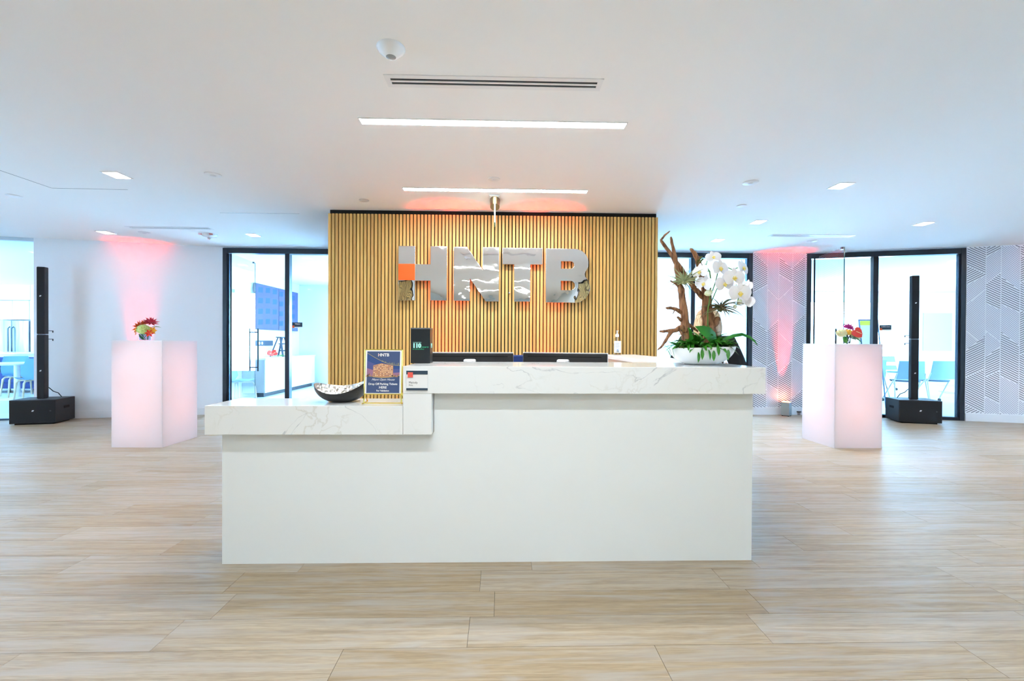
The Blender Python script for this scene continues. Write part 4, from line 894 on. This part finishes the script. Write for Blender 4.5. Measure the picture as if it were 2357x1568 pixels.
def budm(px, py, d, r_, ang):
    o = MB().lathe([(.0001,-1.2*r_),(.6*r_,-.8*r_),(r_,0),(.9*r_,.4*r_),(.6*r_,.9*r_),(.0001,1.25*r_)], 20).build('orchid_bud', M['bud'], pl, smooth=85); o.location = P3(px, py, d); o.rotation_euler = (.2, ang, 0)
budm(1606,680,-.08,.021,1.2); budm(1680,699,-.06,.014,.5); budm(1670,710,-.06,.012,.2)
# air plants
def airplant(px, py, d, n, length, material, curl, seed):
    rnd = random.Random(seed); c = P3(px, py, d); first = None
    for k in range(n):
        a = 2.39996*k; el = rnd.uniform(-.35, 1.15); L_ = length*rnd.uniform(.6, 1.1); dr = Vector((math.cos(a)*math.cos(el), math.sin(a)*math.cos(el), math.sin(el))); pts = []; p = Vector(c); cur = Vector(dr)
        for i in range(7):
            pts.append(Vector(p)); p = p + cur*L_/6; cur = (cur + Vector((0, 0, -curl)) * (1 if el > -.1 else .3)).normalized()
        MB().tube(pts, [.0046, .0044, .0039, .0032, .0024, .0015, .0005], 5).build('air_plant_leaf', material, pl, smooth=True)
airplant(1556, 655, -.055, 44, .118, M['airplant'], .09, 4); airplant(1643, 712, -.03, 40, .145, M['airplant2'], .20, 9)
MB().lathe([(.0001,-.015),(.014,-.008),(.016,.004),(.0001,.012)], 12, P3(1556, 656, -.052)).build('air_plant_base', M['airplant'], pl, smooth=True); MB().lathe([(.0001,-.02),(.016,-.01),(.018,.004),(.0001,.014)], 12, P3(1643, 714, -.028)).build('air_plant_base', M['airplant2'], pl, smooth=True)

# ================================================================== PERSON
per = thing('person', 'blond bob-haired person with glasses in black top, back turned, behind the orchid', 'person', (1.715, 3.76, 0), R(-32))
def skin(name, verts, edges, radii, material, parent, root=0, sub=2):
    me = bpy.data.meshes.new(name); me.from_pydata(verts, edges, []); o = bpy.data.objects.new(name, me); C.objects.link(o)
    md = o.modifiers.new('skin', 'SKIN'); md.use_smooth_shade = True; sv = me.skin_vertices[0].data
    for s_, r_ in zip(sv, radii): s_.radius = r_ if isinstance(r_, tuple) else (r_, r_)
    sv[root].use_root = True
    ms = o.modifiers.new('sub', 'SUBSURF'); ms.levels = sub; ms.render_levels = sub
    dg = bpy.context.evaluated_depsgraph_get(); me2 = bpy.data.meshes.new_from_object(o.evaluated_get(dg)); bpy.data.objects.remove(o)
    me2.name = name; me2.materials.clear(); me2.materials.append(material); me2.polygons.foreach_set('use_smooth', [True]*len(me2.polygons))
    return obj(name, me2, parent)
# local: +y forward, stooping a little over the side counter
V = [(0,-.10,.80),(0,-.05,.95),(0,.02,1.08),(0,.06,1.17),(0,.09,1.235),(0,.115,1.29),(0,.125,1.35),
     (.09,-.10,.77),(.10,-.04,.42),(.10,-.10,.07),(.10,.05,.035),(-.09,-.10,.77),(-.10,-.04,.42),(-.10,-.10,.07),(-.10,.05,.035),
     (.17,.06,1.195),(.265,.05,.97),(.16,.27,.98),(.13,.33,1.0),(-.17,.06,1.195),(-.265,.05,.97),(-.16,.27,.98),(-.13,.33,1.0)]
E_ = [(0,1),(1,2),(2,3),(3,4),(4,5),(5,6),(0,7),(7,8),(8,9),(9,10),(0,11),(11,12),(12,13),(13,14),(3,15),(15,16),(16,17),(17,18),(3,19),(19,20),(20,21),(21,22)]
rad = [(.13,.10),(.12,.085),(.13,.09),(.12,.08),(.05,.05),(.045,.045),(.06,.06),.075,.05,.035,.03,.075,.05,.035,.03,.05,.036,.027,.022,.05,.036,.027,.022]
body = skin('body', V, E_, rad, M['skin'], per)
for s_ in (1, -1):
    w_ = Vector((s_*.13, .33, 1.0)); mb = MB()
    mb.tube([w_+Vector((0,-.02,0)), w_+Vector((-s_*.005,.02,0)), w_+Vector((-s_*.012,.055,-.004)), w_+Vector((-s_*.016,.085,-.008))], [.022,.028,.034,.030], 12)
    for k, ln in enumerate((.062, .072, .068, .052)):
        b0 = w_+Vector((-s_*(.016)+(k-1.5)*.0165, .085, -.008)); mb.tube([b0-Vector((0,.015,0)), b0+Vector((0,ln*.45,-.004)), b0+Vector((0,ln*.78,-.018)), b0+Vector((0,ln*.92,-.036))], [.0095,.009,.0082,.006], 8)
    mb.tube([w_+Vector((-s_*.012,.03,0)), w_+Vector((-s_*.042,.055,-.006)), w_+Vector((-s_*.052,.082,-.016))], [.012,.0105,.007], 8)
    mb.build('hand', M['skin'], per, smooth=70)
# clothing shells over the body
tv = V[0:5] + V[15:18] + V[19:22]; te = [(0,1),(1,2),(2,3),(3,4),(3,5),(5,6),(6,7),(3,8),(8,9),(9,10)]
skin('black_top', tv, te, [(.155,.12),(.15,.11),(.155,.11),(.16,.115),(.075,.07),.085,.066,.045,.085,.066,.045], M['cloth_black'], per)
lv = [V[0]] + V[7:10] + V[11:14]; skin('trousers', lv, [(0,1),(1,2),(2,3),(0,4),(4,5),(5,6)], [(.15,.115),.09,.066,.055,.09,.066,.055], M['trouser'], per)
for s_ in (1, -1): MB().lathe([(.0001,0),(.05,.0),(.05,.03),(.035,.07),(.0001,.08)], 20, (s_*.10, -.02, 0), sy=2.2).build('shoe', M['caster'], per, smooth=50)
# head
hd = Vector((0, .135, 1.365))
def headfn(p, a):
    q = Vector(p); rel = q-hd; f_ = max(0, math.sin(a)); k = (rel.z)/.115
    if rel.z < 0: q.x = hd.x+rel.x*(1+.30*k); q.y = hd.y+rel.y*(1+.12*k)+(.012*f_)
    return q
head = MB().lathe([(.078*math.sin(math.pi*i/14)+.0001, -.115*math.cos(math.pi*i/14)) for i in range(15)], 28, hd, sy=1.2, fn=headfn).build('head', M['skin'], per, smooth=True)
MB().prism([(-.013,-.022),(.013,-.022),(.004,.025),(-.004,.025)], 0, .022, mtx=Matrix.Translation(hd+Vector((0,.088,-.022))) @ Matrix.Rotation(R(-90),4,'X') @ Matrix.Rotation(R(180),4,'Z')).build('nose', M['skin'], head, bevel=.006)
MB().prism([(-.022,-.004),(.022,-.004),(.016,.005),(-.016,.005)], 0, .006, mtx=Matrix.Translation(hd+Vector((0,.086,-.062))) @ FACE.inverted()).build('mouth', M['red_print'], head, bevel=.002)
for s_ in (-1, 1):
    MB().lathe([(.0001,-.012),(.012,0),(.0001,.012)], 12, hd+Vector((s_*.03, .082, .004))).build('eye', M['white'], head, smooth=True)
    MB().lathe([(.0001,-.026),(.012,-.012),(.016,.01),(.0001,.026)], 10, hd+Vector((s_*.078, -.005, -.01)), sx=.5).build('ear', M['skin'], head, smooth=True)
mb = MB()
for s_ in (-1, 1):
    mb.tube([hd+Vector((s_*.032+.026*math.cos(a/12*6.283), .104, .004+.019*math.sin(a/12*6.283))) for a in range(13)], .0022, 6)
    mb.tube([hd+Vector((s_*.058, .102, .008)), hd+Vector((s_*.086, .05, .006)), hd+Vector((s_*.084, -.02, .0))], .0022, 6)
mb.tube([hd+Vector((-.008, .106, .008)), hd+Vector((.008, .106, .008))], .002, 6); mb.build('glasses', M['caster'], per, smooth=True)
def hairfn(p, a):
    q = Vector(p); rel = q-hd; fr_ = max(0, math.sin(a))
    if rel.z < .055 and fr_ > .35: q.y = hd.y + rel.y*(1-.95*min(1, (fr_-.35)*2.0))      # open at the face
    q.x += .003*math.sin(a*17+rel.z*30); q.y += .003*math.cos(a*13); return q
hair = MB().lathe([(.0001,.135),(.045,.128),(.078,.105),(.095,.07),(.104,.03),(.110,-.02),(.112,-.07),(.104,-.105),(.086,-.128),(.06,-.128)], 56, hd, sy=1.12, fn=hairfn).build('hair', M['hair'], per, smooth=60)

# ================================================================== LEFT MEETING ROOM CONTENT
t = thing('wall_screen', 'large wall screen with a painted facade reflection, in the left meeting room', 'screen', (-5.45, 11.2, 1.95), 0)
MB().box(.03, .075, -1.05, 1.05, -.50, .52).build('cabinet', M['bezel'], t, bevel=.004); MB().box(.075, .078, -1.04, 1.04, -.49, .51).build('display', M['screen_blue'] if 'screen_blue' in M else mat('screen_blue', (.075,.085,.24), .12), t); MB().box(0, .03, -.3, .3, -.2, .2).build('wall_mount', M['caster'], t); MB().box(.0785, .080, -.012, .012, -.49, .51).build('seam', M['caster'], t)
swm = mat('reflected_window_blue', (.02,.075,.21), .12)  # building reflection painted onto the blue display as window-coloured patches
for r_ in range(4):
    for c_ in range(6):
        y0 = -.95+c_*.32; z0_ = -.40+r_*.24+.03*math.sin(c_); MB().add([(.0788, y0, z0_), (.0788, y0+.2, z0_+.015), (.0788, y0+.21, z0_+.13), (.0788, y0+.01, z0_+.12)], [(0,1,2,3)]).build('painted_reflection_patch', swm, t)
cr = thing('credenza', 'long white credenza under the wall screen in the left meeting room', 'cabinet', (-5.44, 9.75, 0))
MB().box(0, .46, 0, 2.58, .09, .79).build('carcass', mat('credenza_end', (.40,.40,.38), .5), cr); MB().box(0, .42, .05, 2.53, 0, .09).build('plinth', M['caster'], cr)
for k in range(5): MB().box(.46, .48, .004+k*.516, .512+k*.516, .09, .785).build('door', M['white'], cr, bevel=.002)
MB().box(-.005, .495, -.01, 2.59, .79, .825).build('top', M['white'], cr, bevel=.003)
t = thing('step_ladder', 'small dark folding step ladder standing on the credenza', 'ladder', (-5.2, 10.95, .825))
mb = MB()
for s_ in (-1, 1):
    MB().bar((.14, s_*.20, 0), (.03, s_*.10, .46), .035, .03).build('front_rail', M['steel_navy'] if 'steel_navy' in M else M['darknavy'], t); MB().bar((-.16, s_*.19, 0), (-.02, s_*.10, .46), .03, .025).build('rear_rail', M['darknavy'], t)
for z, d_, w_ in ((.14,.11,.17), (.30,.075,.135), (.455,.0,.11)): MB().box(d_-.07, d_+.06, -w_, w_, z-.012, z+.012).build('step', M['darknavy'], t)
t = thing('wall_outlet_panel', 'dark wall outlet panel under the wall screen', 'outlet', (-5.45, 10.55, 1.14)); MB().box(0, .012, -.28, .5, -.06, .06).build('plate', M['darknavy'], t)
for y0 in (-.12, .0): MB().lathe([(.035,0),(.035,.004),(.0001,.004)], 18).build('socket', M['white'], t, loc=(.012, y0, 0)).rotation_euler = (0, R(90), 0)
t = thing('cut_flowers', 'red anthurium and green leaves lying on the credenza', 'flowers', (-5.05, 10.2, .825))
heart_spathe(t, (.0, -.08, .09), .09, Matrix.Rotation(R(55), 4, 'Y') @ Matrix.Rotation(R(20), 4, 'X'), Mf['coral']); heart_spathe(t, (.02, .06, .10), .08, Matrix.Rotation(R(60), 4, 'Y') @ Matrix.Rotation(R(50), 4, 'X'), Mf['coral'])
lf2 = leaf_mesh('leaf', M['green'], .16, .08, .3)
for k in range(4):
    o = obj('leaf', lf2, t, loc=(.02, .12+.06*k, .03)); o.rotation_euler = (.25, .2, random.uniform(-2, 2))
def glass_sign(loc, rz, word, label):
    t = thing('room_sign', label, 'sign', loc, rz); MB().box(-.083, .083, -.003, 0, -.045, .045).build('plate', M['darknavy'], t); MB().box(-.083, .083, -.0035, -.003, -.045, -.027).build('band', M['white'], t); MB().box(-.081, -.045, -.006, -.0035, -.045, -.005).build('orange_square', M['orange'], t)
    text(word, .034, M['print_white'], t, (.005, -.0036, .010), bold=.0006)
glass_sign((-3.325, 7.554, 1.455), 0, 'Vision', 'small navy door sign reading Vision on the left glass front')
glass_sign(tuple(FO + FU*1.19 + Vector((0, .052, 1.458))), FROT, 'Collaboration', 'small navy door sign reading Collaboration on the right glass front')
sgn_ = [o for o in bpy.data.objects if o.name.startswith('lettering') and o.parent and 'Collaboration' in o.parent.get('label', '')]
for o in sgn_: o.scale = (.66, 1, .66); o.location.z += .004
def shell_chair(loc, rz, label, group, shell='blue_shell'):
    t = thing('shell_chair', label, 'chair', loc, rz, group)
    mb = MB(); n, mth = 10, 8; vs = []
    for i in range(n+1):
        u_ = i/n
        if u_ < .5: yy = .22-.42*(u_/.5); zz = .44-.02*math.sin(math.pi*u_/.5)
        else: f_ = (u_-.5)/.5; yy = -.20-.10*f_; zz = .44+.40*f_
        hwid = .24*(1-.55*max(0, u_-.72)**1.2*2) * (.82 if .42 < u_ < .58 else 1)
        for j in range(mth+1):
            x = -hwid+2*hwid*j/mth; k = (x/hwid)**2
            vs.append((x, yy+(.05*k if u_ > .5 else 0), zz+(.03*k if u_ < .5 else 0)))
    top = [(x, y_-.0, z+.0) for x, y_, z in vs]; bot = [(x, y_-.010, z-.010) for x, y_, z in vs]
    q_ = (n+1)*(mth+1); ff = [(i*(mth+1)+j, i*(mth+1)+j+1, (i+1)*(mth+1)+j+1, (i+1)*(mth+1)+j) for i in range(n) for j in range(mth)]
    mb.add(top+bot, ff+[tuple(a+q_ for a in f)[::-1] for f in ff]); mb.build('shell', M[shell], t, smooth=60)
    for sx in (-1, 1):
        for sy in (-1, 1): MB().tube([(sx*.08, sy*.10, .41), (sx*.18, sy*.17, .40), (sx*.205, sy*.20, .36), (sx*.235, sy*.24, 0)], [.018,.018,.018,.013], 8).build('leg', M['ply'], t, smooth=60)
    MB().box(-.10, .10, -.12, .12, .40, .425).build('under_frame', M['ply'], t)
    return t
sc0 = shell_chair((-9.10, 9.15, 0), R(60), 'light blue shell chair with birch legs at the white break room table', 'shell chairs')
dup(sc0, (-10.15, 9.9, 0), R(-120), 'light blue shell chair at the outer side of the break room table'); dup(sc0, (-4.98, 8.75, 0), R(-100), 'light blue shell chair inside the left meeting room by its window')

# ================================================================== BREAK ROOM CONTENT
t = thing('pedestal_table', 'round white break room table on a white pedestal', 'table', (-9.62, 9.32, 0)); MB().lathe([(.0001,.70),(.50,.70),(.52,.715),(.52,.735),(.0001,.735)], 40).build('table_top', M['white'], t, smooth=30); MB().tube([(0,0,.02),(0,0,.70)], .045, 20).build('column', M['white_trim'], t, smooth=40); MB().lathe([(.30,0),(.30,.01),(.06,.05),(.045,.09)], 30).build('base', M['white_trim'], t, smooth=40)
t = thing('sofa', 'long navy blue banquette sofa in the break room', 'sofa', (-11.0, 10.75, 0))
for x0 in (-1.55, -.5, .55):
    MB().box(x0, x0+1.03, -.35, .30, .22, .46).build('seat_cushion', M['navy'], t, bevel=.03); MB().box(x0, x0+1.03, .18, .38, .46, .78).build('back_cushion', M['navy'], t, bevel=.03)
MB().box(-1.55, 1.58, -.33, .38, .10, .22).build('frame', M['navy'], t)
for x0 in (-1.4, 0, 1.4):
    for y0 in (-.25, .28): MB().tube([(x0, y0, 0), (x0, y0, .1)], .02, 10).build('leg', M['caster'], t)
t = thing('kitchen_island', 'white kitchen island behind the navy sofa', 'counter', (-11.8, 12.0, 0)); MB().box(-1.5, .75, -.35, .35, 0, .83).build('body', M['white'], t); MB().box(-1.6, .85, -.42, .42, .83, .87).build('island_top', M['white'], t, bevel=.004)
t = thing('refrigerator', 'stainless two-door refrigerator at the end of the break room', 'refrigerator', (-13.55, 13.35, 0)); M['fridge'] = mottled('fridge_steel', (.16,.19,.22), (.34,.38,.42), 3, .35, (4,4,.3), metal=.4); MB().box(-.46, .46, -.30, .38, .03, 1.73).build('body', M['fridge'], t); MB().box(-.45, .45, -.28, .30, 0, .03).build('plinth', M['caster'], t)
for s_ in (-1, 1):
    dd = MB().box(min(.004*s_, .46*s_), max(.004*s_, .46*s_), -.36, -.305, .05, 1.72).build('door', M['fridge'], t, bevel=.006); MB().tube([(s_*.05, -.36, .75), (s_*.05, -.41, .80), (s_*.05, -.41, 1.50), (s_*.05, -.36, 1.55)], .014, 10).build('handle', M['darknavy'], dd, smooth=40)
for k, x0 in enumerate((-14.9, -14.02)):
    t = thing('wall_cabinet', 'white cabinet %s above the break room counter' % ('over the fridge' if k else 'left of the fridge'), 'cabinet', (x0, 13.35, 1.75)); MB().box(0, .86 if k == 0 else .95, -.30, .38, 0, .53).build('body', M['white'], t)
    for q_ in range(2): MB().box(.004+q_*.45, .446+q_*.45, -.32, -.302, .005, .525).build('door', M['white'], t, bevel=.002)
wall('wall_break_pier', -13.05, -12.4, 13.0, 13.74, 'white pier wall right of the refrigerator')
wall('wall_break_soffit', -15.04, -13.06, 13.0, 13.74, 'white soffit above the kitchen cabinets', 2.29, CZ)

# ================================================================== RIGHT MEETING ROOM CONTENT
def mesh_chair(loc, rz, label, group):
    t = thing('meeting_chair', label, 'chair', loc, rz, group)
    mb = MB(); n, mth = 8, 6; vs = []
    for i in range(n+1):
        for j in range(mth+1):
            x = -.23+.46*j/mth; z = .50+.36*i/n; vs.append((x*(1-.12*(i/n)), -.22-.05*i/n-.04*(1-(x/.23)**2), z))
    bk = [(x, y_-.012, z) for x, y_, z in vs]; q_ = len(vs); ff = [(i*(mth+1)+j, i*(mth+1)+j+1, (i+1)*(mth+1)+j+1, (i+1)*(mth+1)+j) for i in range(n) for j in range(mth)]
    mb.add(vs+bk, ff+[tuple(a+q_ for a in f)[::-1] for f in ff]); mb.build('backrest', M['greymesh'], t, smooth=60)
    MB().lathe([(.0001,.44),(.22,.44),(.24,.455),(.235,.475),(.0001,.482)], 28).build('seat', mat('grey_seat', (.12,.18,.24), .7) if 'gs' not in M else M['gs'], t, smooth=40)
    for sx in (-1, 1):
        MB().tube([(sx*.225, -.25, .62), (sx*.25, -.20, .46), (sx*.27, -.30, .07)], .012, 8).build('leg', M['silver'], t, smooth=40); MB().tube([(sx*.22, -.08, .46), (sx*.27, .24, .07)], .012, 8).build('leg', M['silver'], t, smooth=40)
        for y0 in (-.30, .24): MB().lathe([(.0001,-.012),(.032,-.012),(.032,.012),(.0001,.012)], 16).build('caster', M['caster'], t, loc=(sx*.27, y0, .034)).rotation_euler = (0, R(90), 0)
    return t
mc = mesh_chair((8.15, 8.95, .001), R(-20), 'grey blue meeting chair nearest the right column speaker', 'meeting chairs')
dup(mc, (8.85, 9.05, .001), R(-10), 'grey blue meeting chair nearest the right jamb of the glass front'); dup(mc, (7.75, 9.45, .001), R(10), 'grey blue meeting chair half hidden by the right pedestal'); dup(mc, (9.3, 11.6, .001), R(170), 'grey blue meeting chair across the meeting table'); dup(mc, (10.4, 11.65, .001), R(185), 'grey blue meeting chair at the far end of the meeting table')
t = thing('meeting_table', 'long white meeting table behind the chairs on the right', 'table', (9.6, 10.55, .001)); MB().box(-1.9, 1.9, -.6, .6, .71, .74).build('table_top', M['white'], t, bevel=.005)
for x0 in (-1.3, 1.3):
    MB().tube([(x0, 0, .04), (x0, 0, .71)], .035, 12).build('column', M['silver'], t); MB().bar((x0, -.45, .03), (x0, .45, .03), .06, .04).build('foot', M['silver'], t)
t = thing('flip_chart', 'white flip chart easel with a yellow strip in the right meeting room', 'easel', (7.02, 8.55, .001), R(-8))
MB().box(-.14, .18, -.012, 0, .85, 1.64).build('paper_pad', M['print_white'], t); MB().box(-.145, .185, -.016, .004, 1.64, 1.665).build('clamp_bar', mat('easel_blue', (.06,.16,.34), .4), t); MB().box(-.12, .16, -.014, -.012, 1.55, 1.635).build('yellow_strip', mat('yellow_paper', (.85,.85,.08), .6), t)
for a, b_ in (((-.145,-.02,1.65),(-.10,-.25,0)), ((.185,-.02,1.65),(.20,-.25,0)), ((.02,.02,1.64),(.02,.45,0))): MB().tube([a, b_], .011, 8).build('leg', mat('easel_leg', (.10,.25,.45), .4), t)
tag(MB().box(12.35, 13.2, 12.96, 13.0, 1.0, 2.1).build('wall_board', mat('pale_board', (.55,.72,.82), .4)), 'pale wall board on the rear wall of the right meeting room', 'board')

# ================================================================== OUTSIDE
def building(loc, rz, w_, d_, h_, label, nx, nz):
    t = thing('office_building', label, 'building', loc, rz)
    MB().box(-w_/2, w_/2, 0, d_, -14, h_).build('facade', mat('glass_facade', (.020,.032,.042), .5), t)
    wm = MB().box(-w_/nx*.32, w_/nx*.32, -.06, 0, 0, 1.5).mesh('facade_window', mat('facade_glass', (.010,.018,.028), .3))
    for i in range(nx):
        for j in range(nz): obj('facade_window', wm, t, loc=(-w_/2+w_*(i+.5)/nx, 0, -4.5+j*3.0))
building((-26, 42, 0), R(32), 14, 8, 3.6, 'pale blue office block seen through the left meeting room window', 9, 3)
